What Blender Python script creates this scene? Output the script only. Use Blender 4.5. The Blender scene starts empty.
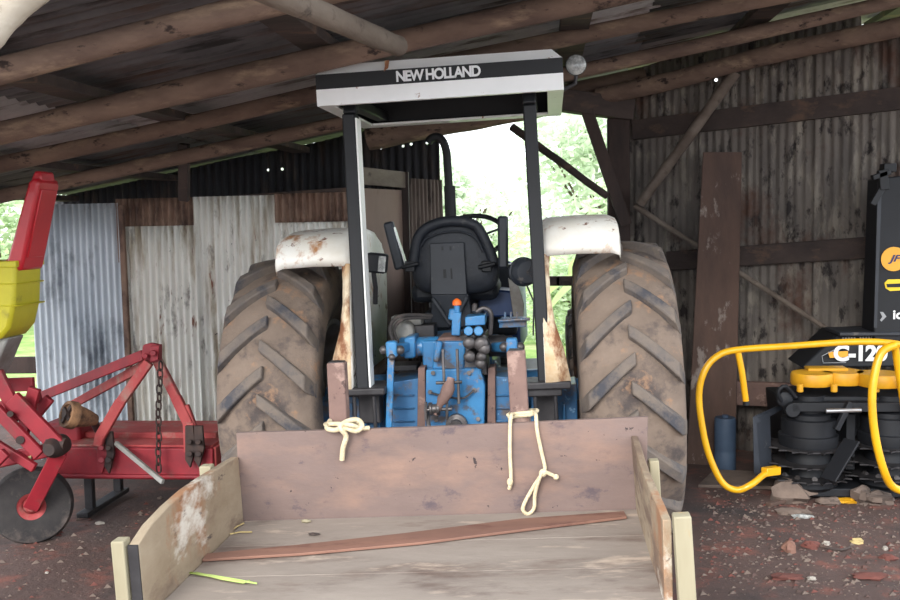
import bpy, bmesh, math, random
from mathutils import Vector, Matrix, noise
random.seed(7)
S = bpy.context.scene
COL = S.collection
R = math.radians

# ------------------------------------------------------------------ camera
CAM = Vector((0, 0, 1.6))
CR = Matrix.Rotation(R(6.13), 3, 'Z') @ Matrix.Rotation(R(90 - 4.75), 3, 'X') @ Matrix.Rotation(R(-1.15), 3, 'Z')
cd = bpy.data.cameras.new('camera'); cd.sensor_width = 36; cd.lens = 38.0
cam = bpy.data.objects.new('camera', cd); COL.objects.link(cam)
cam.matrix_world = Matrix.Translation(CAM) @ CR.to_4x4()
cd.dof.use_dof = False
S.camera = cam

def P(px, py, Y):
    d = CR @ Vector(((px - 450) / 950, (300 - py) / 950, -1))
    return CAM + d * (Y / d.y)

# ------------------------------------------------------------------ world, sun, exposure
W = bpy.data.worlds.new('world'); S.world = W; W.use_nodes = True
nt = W.node_tree; nt.nodes.clear()
bgn = nt.nodes.new('ShaderNodeBackground'); won = nt.nodes.new('ShaderNodeOutputWorld')
tc = nt.nodes.new('ShaderNodeTexCoord'); sx = nt.nodes.new('ShaderNodeSeparateXYZ'); rp = nt.nodes.new('ShaderNodeValToRGB')
nt.links.new(tc.outputs['Generated'], sx.inputs[0]); nt.links.new(sx.outputs['Z'], rp.inputs[0])
rp.color_ramp.elements[0].position = 0.0; rp.color_ramp.elements[0].color = (0.90, 0.95, 1.0, 1)
rp.color_ramp.elements[1].position = 0.6; rp.color_ramp.elements[1].color = (0.86, 0.93, 1.0, 1)
nt.links.new(rp.outputs[0], bgn.inputs['Color']); nt.links.new(bgn.outputs[0], won.inputs[0])
bgn.inputs['Strength'].default_value = 1.5
sd = bpy.data.lights.new('fill_sun', 'SUN'); sd.energy = 1.5; sd.angle = R(25); sd.color = (1, .96, .9)
so = bpy.data.objects.new('fill_sun', sd); COL.objects.link(so)
so.rotation_euler = (R(63), 0, R(-14))          # soft fill added from the open side to brighten the tractor's rear
S.view_settings.view_transform = 'Standard'; S.view_settings.look = 'None'
S.view_settings.gamma = 1; S.view_settings.use_curve_mapping = False
S.view_settings.exposure = 1.15

# ------------------------------------------------------------------ materials
def lin(c):
    return tuple((v / 255 / 12.92) if v / 255 <= .04045 else ((v / 255 + .055) / 1.055) ** 2.4 for v in c[:3]) + (1,)

def M(name, c1, c2=None, scale=6, rough=.7, metal=0, bump=0, bscale=30, st=(1, 1, 1), spots=(), detail=5, coat=0):
    m = bpy.data.materials.new(name); m.use_nodes = True
    n = m.node_tree.nodes; l = m.node_tree.links
    b = n['Principled BSDF']; b.inputs['Roughness'].default_value = rough; b.inputs['Metallic'].default_value = metal
    if coat: b.inputs['Coat Weight'].default_value = coat
    t = n.new('ShaderNodeTexCoord')
    def nz(sc, stt, det=5):
        mp = n.new('ShaderNodeMapping'); mp.inputs['Scale'].default_value = stt
        l.new(t.outputs['Object'], mp.inputs[0])
        q = n.new('ShaderNodeTexNoise'); q.inputs['Scale'].default_value = sc; q.inputs['Detail'].default_value = det
        q.inputs['Roughness'].default_value = .66
        l.new(mp.outputs[0], q.inputs['Vector']); return q.outputs['Fac']
    def ramp(src, lo, hi):
        r = n.new('ShaderNodeMapRange'); r.inputs[1].default_value = lo; r.inputs[2].default_value = hi
        l.new(src, r.inputs[0]); return r.outputs[0]
    def mix(f, a, bb):
        x = n.new('ShaderNodeMix'); x.data_type = 'RGBA'; l.new(f, x.inputs[0])
        for s, v in ((6, a), (7, bb)):
            if isinstance(v, tuple): x.inputs[s].default_value = v
            else: l.new(v, x.inputs[s])
        return x.outputs[2]
    cur = lin(c1)
    if c2: cur = mix(ramp(nz(scale, st, detail), .34, .66), lin(c1), lin(c2))
    for (c, sc, lo, hi, stt) in spots:
        cur = mix(ramp(nz(sc, stt, 8), lo - .035, hi - .045), cur, lin(c))
    if isinstance(cur, tuple): b.inputs['Base Color'].default_value = cur
    else: l.new(cur, b.inputs['Base Color'])
    if bump:
        bp = n.new('ShaderNodeBump'); bp.inputs['Strength'].default_value = bump; bp.inputs['Distance'].default_value = .01
        l.new(nz(bscale, st), bp.inputs['Height']); l.new(bp.outputs[0], b.inputs['Normal'])
    return m

O1 = (1, 1, 1)
mt = dict(
 dirt=M('dirt', (74, 58, 54), (98, 76, 70), 2.2, .97, bump=.9, bscale=24, spots=[((120, 76, 66), 5, .56, .7, O1), ((56, 47, 46), 1.1, .52, .68, O1), ((150, 128, 110), 34, .68, .74, O1)]),
 bounce_ground=M('bounce_ground', (168, 156, 148), (146, 134, 126), 1.5, .95),
 grass=M('grass', (104, 140, 62), (150, 170, 96), 3, .9, bump=.6, bscale=40, spots=[((190, 190, 140), 1.3, .55, .7, O1)]),
 log=M('log', (130, 108, 94), (92, 74, 66), 6, .9, bump=.7, bscale=22, st=(.35, 1, 1), spots=[((150, 128, 108), 9, .57, .70, (.3, 1, 1)), ((52, 40, 36), 14, .62, .7, (.5, 1, 1))]),
 log_pale=M('log_pale', (190, 180, 166), (150, 138, 122), 4, .85, bump=.5, bscale=20, st=(1, .3, .6), spots=[((110, 98, 84), 12, .6, .7, O1)]),
 log_grey=M('log_grey', (124, 112, 102), (88, 76, 68), 5, .85, bump=.5, bscale=20, st=(1, .25, 1), spots=[((70, 60, 54), 10, .6, .72, O1)]),
 darkwood=M('darkwood', (76, 64, 60), (54, 46, 44), 5, .9, bump=.5, bscale=25, st=(.4, 1, 1), spots=[((96, 76, 64), 9, .58, .7, (.3, 1, 1))]),
 postwood=M('postwood', (70, 56, 52), (48, 40, 38), 6, .9, bump=.6, bscale=25, st=(1, 1, .3)),
 boardwood=M('boardwood', (96, 74, 64), (74, 58, 52), 4, .9, bump=.4, bscale=20, st=(1, 1, .25), spots=[((134, 122, 114), 9, .62, .7, (1, 1, .5))]),
 roof=M('roof_sheet', (116, 114, 116), (92, 91, 94), 2.5, .75, metal=.15, spots=[((92, 72, 62), 3, .54, .7, (.4, 2, 1)), ((48, 46, 47), 6, .58, .72, (.3, 2, 1))]),
 roof_pale=M('roof_sheet_pale', (178, 172, 172), (148, 143, 144), 3, .75, metal=.1, spots=[((98, 84, 78), 5, .56, .7, (.4, 2, 1))]),
 sheet_white=M('sheet_white', (240, 240, 234), (222, 220, 212), 3, .7, st=(1, 1, .35), spots=[((172, 160, 140), 5, .55, .7, (2, 1, .3)), ((122, 118, 112), 5.5, .60, .72, (1.5, 1, .6)), ((120, 72, 50), 6, .66, .72, (3.2, 1, .45)), ((60, 52, 48), 14, .72, .75, (1, 1, .8))]),
 sheet_blue=M('sheet_blue', (206, 212, 218), (172, 182, 192), 2.5, .5, metal=.25, st=(1, 1, .4), spots=[((92, 100, 110), 3, .57, .72, (1, 1, .5)), ((196, 204, 210), 5, .6, .7, (1.5, 1, .2))]),
 sheet_rust=M('sheet_rust', (112, 84, 70), (146, 122, 106), 4, .85, st=(1, 1, .5), spots=[((72, 54, 48), 6, .5, .66, (1, 1, .5))]),
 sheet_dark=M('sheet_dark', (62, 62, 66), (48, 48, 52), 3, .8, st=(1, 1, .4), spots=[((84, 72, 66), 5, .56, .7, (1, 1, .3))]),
 sheet_brown=M('sheet_brown', (112, 98, 90), (84, 72, 66), 3, .85, st=(1, 1, .3), spots=[((60, 50, 46), 6, .56, .7, (1, 1, .4))]),
 wall_grey=M('wall_grey', (122, 114, 107), (92, 86, 82), 5, .95, bump=.5, bscale=30, st=(1, 1, .3), spots=[((138, 130, 120), 9, .56, .68, (1.2, 1.2, .35)), ((48, 43, 42), 12, .58, .68, (1, 1, .5)), ((90, 66, 56), 2.4, .56, .7, (1, 1, .7))], detail=8),
 panel=M('panel_brown', (142, 120, 108), (126, 106, 96), 3, .8, st=(1, 1, .3), spots=[((104, 84, 74), 5, .6, .75, (1, 1, .4))]),
 blue=M('tractor_blue', (58, 112, 156), (46, 94, 138), 6, .5, coat=.2, spots=[((92, 84, 82), 7, .56, .68, O1), ((120, 160, 196), 16, .66, .72, O1)]),
 blue_clean=M('tractor_blue_bright', (58, 128, 178), (46, 106, 156), 8, .45, coat=.2, spots=[((84, 80, 82), 9, .58, .68, O1), ((130, 120, 116), 14, .64, .72, O1)]),
 blue_dark=M('hood_blue', (24, 56, 104), (20, 46, 88), 4, .45),
 white=M('white_paint', (244, 245, 245), (236, 238, 238), 4, .45, coat=.15, spots=[((150, 104, 74), 18, .70, .74, O1)]),
 white_rust=M('white_paint_rusty', (240, 238, 232), (228, 222, 210), 5, .5, spots=[((176, 126, 84), 8, .58, .70, (1, 1, .7)), ((120, 76, 52), 15, .64, .70, O1)]),
 rustpaint=M('rusty_flange', (196, 160, 118), (226, 212, 186), 6, .75, spots=[((132, 86, 58), 9, .52, .64, (1, 1, .5))]),
 highlight_white=M('painted_highlight', (236, 236, 232), rough=.5),
 black=M('black_paint', (20, 22, 28), (16, 18, 22), 8, .6),
 seatblack=M('black_vinyl', (40, 44, 52), (32, 35, 42), 7, .55, bump=.2, bscale=60, spots=[((70, 68, 68), 12, .64, .72, O1)]),
 plateblack=M('black_plate', (46, 50, 58), (36, 40, 47), 5, .5, spots=[((90, 86, 84), 14, .66, .72, O1)]),
 rubber=M('black_rubber', (60, 56, 55), (44, 42, 43), 8, .9, bump=.3, bscale=40, spots=[((92, 82, 78), 6, .56, .7, O1)]),
 tyre=M('muddy_tyre', (128, 112, 100), (108, 94, 84), 4.5, .95, bump=.5, bscale=28, spots=[((76, 68, 66), 5, .54, .68, O1), ((148, 116, 92), 7, .6, .7, O1)]),
 lug=M('worn_lug', (92, 86, 84), (116, 104, 94), 9, .9, bump=.4, bscale=40, spots=[((66, 66, 72), 6, .56, .68, O1)]),
 rim=M('rim_grey', (150, 150, 146), (110, 104, 98), 6, .6),
 steel=M('greasy_steel', (104, 100, 100), (66, 62, 62), 10, .45, metal=.6),
 darksteel=M('dark_steel', (64, 62, 64), (48, 46, 48), 10, .5, metal=.4),
 bright=M('bright_steel', (190, 190, 192), rough=.3, metal=.8),
 browntube=M('brown_steel', (124, 98, 90), (106, 84, 78), 8, .8, spots=[((150, 124, 114), 12, .6, .7, O1), ((84, 64, 60), 18, .64, .7, O1)]),
 headboard=M('headboard', (122, 103, 97), (110, 93, 88), 4, .85, bump=.25, bscale=30, st=(.6, 1, 1.2), spots=[((88, 76, 80), 11, .60, .70, (.7, 1, 1)), ((136, 110, 98), 3, .56, .72, (.5, 1, 1.4)), ((60, 50, 50), 24, .70, .73, O1)]),
 sidewood=M('sidewood', (170, 154, 132), (142, 124, 102), 3.5, .85, bump=.6, bscale=22, st=(1, .5, 1.0), spots=[((150, 108, 78), 4, .55, .66, (1, .7, .5)), ((116, 96, 82), 5, .56, .68, (1, .35, 1)), ((208, 200, 188), 4, .62, .72, (1, .5, 1)), ((84, 72, 66), 16, .66, .72, (1, .3, 1))]),
 floorwood=M('floorwood', (152, 140, 130), (132, 120, 111), 4, .85, bump=.3, bscale=22, st=(.35, 1, 1), spots=[((112, 94, 84), 5, .56, .7, (.35, 1, 1)), ((182, 164, 148), 8, .6, .7, (.3, 1, 1)), ((90, 74, 68), 2.5, .6, .76, (.5, 1, 1))]),
 stakewood=M('stakewood', (160, 152, 128), (138, 128, 104), 5, .8, st=(1, 1, .2), spots=[((160, 134, 96), 12, .62, .7, (1, 1, .3))]),
 loosewood=M('loosewood', (140, 102, 86), (118, 86, 74), 6, .8, st=(.3, 1, 1), spots=[((106, 72, 62), 10, .58, .68, (.3, 1, 1))]),
 rope=M('rope', (226, 212, 180), (204, 186, 150), 60, .9, bump=.6, bscale=160),
 leafgreen=M('fresh_leaf', (150, 176, 84), (178, 196, 116), 8, .6),
 straw=M('straw', (190, 168, 116), rough=.8),
 red=M('implement_red', (150, 32, 44), (122, 28, 40), 6, .55, spots=[((110, 60, 56), 8, .6, .72, O1)]),
 red_dusty=M('dusty_red', (176, 78, 76), (150, 52, 56), 5, .75, spots=[((150, 118, 108), 6, .56, .72, O1)]),
 red_plastic=M('red_plastic', (196, 30, 44), (176, 26, 40), 3, .4, coat=.2),
 yellow_plastic=M('yellow_plastic', (206, 196, 44), (188, 178, 38), 3, .5, spots=[((120, 108, 40), 6, .62, .76, O1)]),
 yellow=M('machine_yellow', (236, 178, 24), (222, 160, 18), 6, .4, coat=.3),
 yellow_dull=M('cover_yellow', (222, 164, 28), (196, 140, 26), 6, .5),
 blackm=M('machine_black', (18, 21, 28), (13, 15, 21), 5, .65),
 pto=M('pto_guard', (170, 128, 92), (74, 54, 44), 12, .8),
 chain=M('chain_steel', (52, 44, 44), (76, 58, 52), 14, .7, metal=.3),
 logo=M('logo_orange', (236, 170, 52), rough=.5),
 logoyellow=M('logo_yellow', (240, 206, 40), rough=.5),
 inkblue=M('ink_blue', (30, 44, 92), rough=.5),
 inkwhite=M('ink_white', (228, 230, 232), rough=.5),
 pebble=M('pebble', (176, 168, 158), (150, 142, 134), 8, .9),
 inkgrey=M('ink_grey', (150, 152, 156), rough=.5),
 orange=M('orange_cap', (232, 104, 30), rough=.5),
 lens=M('lamp_glass', (190, 190, 186), (110, 112, 112), 40, .12),
 bluebarrel=M('blue_plastic', (70, 88, 110), (56, 72, 94), 4, .6),
 stone=M('stone', (120, 104, 94), (92, 80, 74), 8, .95, bump=.5, bscale=30),
 redbrick=M('red_earth', (114, 66, 58), (92, 56, 50), 9, .95, bump=.5, bscale=30),
 trunk=M('bark', (106, 92, 76), (80, 70, 58), 6, .9, bump=.5, bscale=20),
 sticker=M('sticker', (230, 214, 60), (40, 60, 150), 18, .5),
)
def leafmat(name, a, b):
    m = M(name, a, b, 1.2, .6)
    p = m.node_tree.nodes['Principled BSDF']
    p.inputs['Transmission Weight'].default_value = 0
    tr = m.node_tree.nodes.new('ShaderNodeBsdfTranslucent'); mx = m.node_tree.nodes.new('ShaderNodeMixShader'); mx.inputs[0].default_value = .45
    src = p.inputs['Base Color'].links[0].from_socket
    m.node_tree.links.new(src, tr.inputs[0])
    m.node_tree.links.new(p.outputs[0], mx.inputs[1]); m.node_tree.links.new(tr.outputs[0], mx.inputs[2])
    m.node_tree.links.new(mx.outputs[0], m.node_tree.nodes['Material Output'].inputs[0]); return m
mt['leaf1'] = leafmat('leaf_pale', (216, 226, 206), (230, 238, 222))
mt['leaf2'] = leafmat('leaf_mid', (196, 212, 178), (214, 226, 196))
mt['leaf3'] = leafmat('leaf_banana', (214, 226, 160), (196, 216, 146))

# ------------------------------------------------------------------ mesh builder
class MB:
    def __init__(s, T=None): s.v = []; s.f = []; s.m = []; s.T = T
    def add(s, vs, fs, mi=0):
        o = len(s.v); s.v += [Vector(v) for v in vs]; s.f += [tuple(i + o for i in f) for f in fs]; s.m += [mi] * len(fs); return s
    def box(s, c, size, rot=None, mi=0):
        c = Vector(c); h = [k / 2 for k in size]; vs = []
        for z in (-1, 1):
            for x, y in ((-1, -1), (1, -1), (1, 1), (-1, 1)):
                p = Vector((x * h[0], y * h[1], z * h[2])); p = rot @ p if rot else p; vs.append(c + p)
        return s.add(vs, [(3, 2, 1, 0), (4, 5, 6, 7), (0, 1, 5, 4), (1, 2, 6, 5), (2, 3, 7, 6), (3, 0, 4, 7)], mi)
    def beam(s, a, b, w, h, up=(0, 0, 1), mi=0):
        a, b = Vector(a), Vector(b); d = (b - a); L = d.length; d.normalize()
        sd_ = d.cross(Vector(up)); sd_.normalize(); u = sd_.cross(d)
        r = Matrix((sd_, d, u)).transposed()
        return s.box((a + b) / 2, (w, L, h), r, mi)
    def tube(s, pts, r, n=12, mi=0, closed=False, sm=0):
        pts = [Vector(p) for p in pts]
        if sm: pts = smooth(pts, sm, closed)
        k = len(pts); rs = r if isinstance(r, (list, tuple)) else [r] * k
        if len(rs) != k: rs = [rs[min(len(rs) - 1, int(i * len(rs) / k))] for i in range(k)]
        vs = []; fs = []; ref = None
        for i, p in enumerate(pts):
            if closed: t = pts[(i + 1) % k] - pts[i - 1]
            else: t = pts[min(i + 1, k - 1)] - pts[max(i - 1, 0)]
            t.normalize()
            if ref is None:
                ref = Vector((0, 0, 1)) if abs(t.z) < .9 else Vector((1, 0, 0))
            u = ref - t * ref.dot(t); u.normalize(); ref = u; w = t.cross(u)
            for j in range(n):
                a = 2 * math.pi * j / n; vs.append(p + (u * math.cos(a) + w * math.sin(a)) * rs[i])
        for i in range(k if closed else k - 1):
            for j in range(n):
                a, b = i * n + j, i * n + (j + 1) % n; q = ((i + 1) % k) * n
                fs.append((a, b, q + (j + 1) % n, q + j))
        if not closed:
            fs.append(tuple(range(n - 1, -1, -1))); fs.append(tuple((k - 1) * n + j for j in range(n)))
        return s.add(vs, fs, mi)
    def lathe(s, prof, c=(0, 0, 0), axis='Z', n=32, mi=0, closed=False):
        c = Vector(c); ax = Vector(axis) if not isinstance(axis, str) else Vector({'X': (1, 0, 0), 'Y': (0, 1, 0), 'Z': (0, 0, 1)}[axis])
        ax.normalize(); q = ax.to_track_quat('Z', 'Y').to_matrix(); vs = []; fs = []
        for (r, h) in prof:
            for j in range(n):
                a = 2 * math.pi * j / n; vs.append(c + q @ Vector((r * math.cos(a), r * math.sin(a), h)))
        k = len(prof)
        for i in range(k if closed else k - 1):
            for j in range(n):
                i2 = (i + 1) % k
                fs.append((i * n + j, i * n + (j + 1) % n, i2 * n + (j + 1) % n, i2 * n + j))
        if not closed:
            fs.append(tuple(range(n - 1, -1, -1))); fs.append(tuple((k - 1) * n + j for j in range(n)))
        return s.add(vs, fs, mi)
    def cyl(s, a, b, r, n=20, mi=0):
        a, b = Vector(a), Vector(b); return s.lathe([(r, 0), (r, (b - a).length)], a, b - a, n, mi)
    def prism(s, poly, off, mi=0):
        poly = [Vector(p) for p in poly]; off = Vector(off); k = len(poly)
        fs = [tuple(range(k)), tuple(range(2 * k - 1, k - 1, -1))] + [(i, (i + 1) % k, k + (i + 1) % k, k + i) for i in range(k)]
        return s.add(poly + [p + off for p in poly], fs, mi)
    def ball(s, c, r, mi=0, sc=(1, 1, 1), n=16, jit=0):
        vs = []; fs = []; m = n // 2; c = Vector(c)
        for i in range(m + 1):
            for j in range(n):
                th = math.pi * i / m; ph = 2 * math.pi * j / n
                d = Vector((math.sin(th) * math.cos(ph), math.sin(th) * math.sin(ph), math.cos(th)))
                k = 1 + jit * noise.noise(d * 1.7 + c * 3)
                vs.append(c + Vector((d.x * sc[0], d.y * sc[1], d.z * sc[2])) * r * k)
        for i in range(m):
            for j in range(n): fs.append((i * n + j, (i + 1) * n + j, (i + 1) * n + (j + 1) % n, i * n + (j + 1) % n))
        return s.add(vs, fs, mi)
    def build(s, name, mats, parent=None, bevel=0, sharp=38, solid=0, loc=None, sub=0, weld=True):
        me = bpy.data.meshes.new(name)
        off = Vector(loc) if loc is not None else Vector((0, 0, 0))
        vv = s.v
        if s.T is not None: vv = [s.T @ v for v in vv]
        me.from_pydata([tuple(v - off) for v in vv], [], s.f)
        mats = mats if isinstance(mats, (list, tuple)) else [mats]
        for m in mats: me.materials.append(mt[m] if isinstance(m, str) else m)
        me.polygons.foreach_set('material_index', s.m)
        bm = bmesh.new(); bm.from_mesh(me)
        if weld: bmesh.ops.remove_doubles(bm, verts=bm.verts, dist=1e-5)
        bmesh.ops.recalc_face_normals(bm, faces=bm.faces); bm.to_mesh(me); bm.free()
        me.polygons.foreach_set('use_smooth', [True] * len(me.polygons)); me.set_sharp_from_angle(angle=R(sharp))
        o = bpy.data.objects.new(name, me); COL.objects.link(o); o.location = off
        if parent: o.parent = parent
        if solid:
            q = o.modifiers.new('solid', 'SOLIDIFY'); q.thickness = solid; q.offset = 0
        if bevel:
            q = o.modifiers.new('bevel', 'BEVEL'); q.width = bevel; q.segments = 2; q.limit_method = 'ANGLE'; q.angle_limit = R(40)
        if sub:
            q = o.modifiers.new('sub', 'SUBSURF'); q.levels = sub; q.render_levels = sub
        return o

def smooth(pts, k=4, closed=False):
    out = []; n = len(pts)
    rng = range(n) if closed else range(n - 1)
    for i in rng:
        p0 = pts[(i - 1) % n] if closed or i > 0 else pts[0]
        p1 = pts[i]; p2 = pts[(i + 1) % n]; p3 = pts[(i + 2) % n] if closed or i + 2 < n else pts[-1]
        for j in range(k):
            t = j / k
            out.append(.5 * ((2 * p1) + (p2 - p0) * t + (2 * p0 - 5 * p1 + 4 * p2 - p3) * t * t + (3 * p1 - p0 - 3 * p2 + p3) * t ** 3))
    if not closed: out.append(pts[-1].copy())
    return out

def tag(o, label=None, cat=None, group=None, kind=None):
    if label: o['label'] = label
    if cat: o['category'] = cat
    if group: o['group'] = group
    if kind: o['kind'] = kind
    return o
def thing(name, label, cat, loc=(0, 0, 0), rot=(0, 0, 0), group=None):
    o = bpy.data.objects.new(name, None); COL.objects.link(o); o.location = loc; o.rotation_euler = rot
    return tag(o, label, cat, group)
def plabel(o, s): o['label'] = s; return o

def text_mesh(txt, size, bold=0, shear=0, spacing=1.0, ext=.001):
    c = bpy.data.curves.new('t', 'FONT'); c.body = txt; c.size = size; c.offset = bold; c.shear = shear; c.space_character = spacing
    c.extrude = ext
    o = bpy.data.objects.new('t', c); COL.objects.link(o)
    bpy.context.view_layer.update()
    dg = bpy.context.evaluated_depsgraph_get()
    me = bpy.data.meshes.new_from_object(o.evaluated_get(dg))
    bpy.data.objects.remove(o); bpy.data.curves.remove(c); return me
def text_on(name, txt, origin, right, up, w, h, mat, parent, T=None, bold=0, shear=0, spacing=1.0):
    """lettering of width w and height h, lower left corner at origin"""
    me = text_mesh(txt, 1, bold, shear, spacing, 0)
    xs = [v.co.x for v in me.vertices]; ys = [v.co.y for v in me.vertices]
    x0, x1, y0, y1 = min(xs), max(xs), min(ys), max(ys)
    origin, right, up = Vector(origin), Vector(right).normalized(), Vector(up).normalized()
    nrm = right.cross(up)
    b = MB(T)
    vs = [origin + right * ((v.co.x - x0) / (x1 - x0) * w) + up * ((v.co.y - y0) / (y1 - y0) * h) for v in me.vertices]
    b.add(vs, [tuple(p.vertices) for p in me.polygons])
    bpy.data.meshes.remove(me)
    return b.build(name, mat, parent, weld=False)

# ------------------------------------------------------------------ ground
def gz(x, y):
    z = 0
    k = max(0, 1 - abs(y - 4.8) / 1.6) * max(0, 1 - max(0, abs(x + .43) - 1.2) / .8)
    z += .033 * (x + .435) * k
    dx = max(0, abs(x + .435) - 1.1); far = min(1, dx / .8 + max(0, abs(y - 4.8) - 1.3))
    z += far * (.03 * noise.noise(Vector((x * .7, y * .7, 1))) + .012 * noise.noise(Vector((x * 3.1, y * 3.1, 4))))
    return z
b = MB(); nx, ny = 150, 130; x0, x1, y0, y1 = -6.5, 5.5, -1.0, 8.2
vs = []
for j in range(ny + 1):
    for i in range(nx + 1):
        x = x0 + (x1 - x0) * i / nx; y = y0 + (y1 - y0) * j / ny
        rough = .006 * noise.noise(Vector((x * 9, y * 9, 7))) + .004 * noise.noise(Vector((x * 23, y * 23, 9)))
        vs.append((x, y, gz(x, y) + rough))
b.add(vs, [(j * (nx + 1) + i, j * (nx + 1) + i + 1, (j + 1) * (nx + 1) + i + 1, (j + 1) * (nx + 1) + i) for j in range(ny) for i in range(nx)])
tag(b.build('floor', 'dirt', weld=False), 'dark reddish bare dirt floor of the shed', kind='structure')
b = MB(); b.add([(-60, -30, -.06), (60, -30, -.06), (60, -.9, -.04), (-60, -.9, -.04), (-60, 7.8, -.05), (60, 7.8, -.05), (60, 90, .6), (-60, 90, .6), (-6.4, -.9, -.04), (-6.4, 7.8, -.05), (5.4, -.9, -.04), (5.4, 7.8, -.05)],
                [(4, 9, 11, 5, 6, 7)])
tag(b.build('ground', 'grass', weld=False), 'green ground outside the shed', kind='structure')
b = MB(); b.add([(-60, -30, -.06), (60, -30, -.06), (60, -.9, -.04), (-60, -.9, -.04), (-60, 7.8, -.05), (60, 7.8, -.05), (-6.4, -.9, -.04), (-6.4, 7.8, -.05), (5.4, -.9, -.04), (5.4, 7.8, -.05)],
                [(0, 1, 2, 8, 6, 3), (3, 6, 7, 4), (8, 2, 5, 9)])
tag(b.build('ground', 'bounce_ground', weld=False), 'unseen ground in front of the shed, coloured neutral against green bounce', kind='structure')  # unseen ground, neutral colour keeps green bounce out of the shed

# ------------------------------------------------------------------ roof: sheets, purlins, log rafters
def zr(x): return 2.45 + .18 * x          # height of the rafter tops' axis line
def sheet(name, o, u, v, nrm, pitch, amp, mat, nv=1, label=None, parent=None, holes=()):
    """corrugated sheet: corrugation varies along u, extends along v"""
    o, u, v, nrm = Vector(o), Vector(u), Vector(v), Vector(nrm).normalized()
    L = u.length; n = max(8, int(L / pitch * 8)); b = MB(); vs = []
    for j in range(nv + 1):
        for i in range(n + 1):
            t = i / n
            vs.append(o + u * t + v * (j / nv) + nrm * (amp * math.sin(2 * math.pi * L * t / pitch) + .006 * noise.noise(Vector((t * 5, j * .8, L)))))
    fs = [(j * (n + 1) + i, j * (n + 1) + i + 1, (j + 1) * (n + 1) + i + 1, (j + 1) * (n + 1) + i) for j in range(nv) for i in range(n)]
    b.add(vs, fs)
    ob = b.build(name, mat, parent, solid=.002, sharp=80, weld=False)
    return tag(ob, label, kind='structure')
ys = [2.3, 3.15, 3.98, 4.82, 5.66, 6.5, 7.85]
for k in range(6):
    ya, yb = ys[k] - .06, ys[k + 1]
    for (xa, xb, pale) in ((-4.1, -2.4, k in (2, 3)), (-2.45, .6, k in (3,)), (.55, 3.4, k in (5,))):
        za = 2.62 + .18 * xa + (.006 if k % 2 else 0) + (.004 if xa > -4 else 0)
        sheet('ceiling', (xa, ya, za), (0, yb - ya, .004), (xb - xa, 0, .18 * (xb - xa)), (-.18, 0, 1), .085, .011, 'roof_pale' if pale else 'roof', nv=4)
pur = []
b = MB()
for xi, xx in enumerate((-3.98, -3.15, -2.05, -1.0, .15, 1.3, 2.45)):
    b = MB(); z = zr(xx) + .105
    b.beam((xx, 2.35, z), (xx + .05 * math.sin(xi), 7.6, z + .01), .15, .045)
    o = b.build('roof_purlin', 'darkwood', bevel=.004)
    wh = ['outermost on the left', 'second from the left', 'third from the left', 'left of the canopy', 'just right of the canopy', 'over the right wall post', 'outermost on the right'][xi]
    tag(o, 'dark sawn purlin running front to back under the roof, ' + wh, 'beam', 'roof purlins')
def log(name, a, b_, r0, r1, mat, label, cat='beam', wig=.02, group=None, n=16, seed=0):
    a, b_ = Vector(a), Vector(b_); k = 22; pts = []; rs = []
    for i in range(k + 1):
        t = i / k; w = Vector((noise.noise(Vector((t * 3, seed, 0))), noise.noise(Vector((t * 3, seed, 5))), noise.noise(Vector((t * 3, seed, 9)))))
        pts.append(a.lerp(b_, t) + w * wig); rs.append((r0 + (r1 - r0) * t) * (1 + .12 * noise.noise(Vector((t * 9, seed, 3)))))
    b = MB(); b.tube(pts, rs, n)
    return tag(b.build(name, mat, sharp=60), label, cat, group)
raf = [(3.1, .047, 'nearest log rafter, under the roof at top left'), (4.05, .055, 'second log rafter back, passing over the canopy'),
       (5.05, .047, 'third log rafter back, meeting the canopy side'), (6.0, .047, 'fourth log rafter back, touching the short stub post'),]
for i, (y, r, lb) in enumerate(raf):
    xa, xb = -4.3, 3.2
    log('log_rafter', (xa, y - .03, zr(xa) + .02 + (.035 if i == 2 else 0)), (xb, y + .03, zr(xb) + .02 + (.035 if i == 2 else 0)), r, r * .92, 'log', 'rough brown ' + lb, 'beam', .035, 'log rafters', seed=i * 7 + 1)
log('log_rafter', P(368, 138, 7.05), P(646, 82, 6.98), .092, .098, 'log', 'rough brown log rafter across the top of the bright opening', 'beam', .02, 'log rafters', seed=40)
log('log_rafter', P(598, 97, 6.86), P(990, 4, 5.85), .062, .060, 'log', 'rough brown log rafter along the top of the grey right wall', 'beam', .02, 'log rafters', seed=44)
# greyer diagonal timbers near the lens
log('rafter_pole', P(215, -30, 2.2), P(398, 46, 3.5), .034, .038, 'log_grey', 'greyish round pole running diagonally under the roof left of canopy', 'beam', .01, seed=11)
log('rafter_pole', P(-80, 88, 1.75), P(65, -55, 2.0), .05, .05, 'log_pale', 'pale smooth pole crossing the top left corner', 'beam', .01, seed=12)
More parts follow.
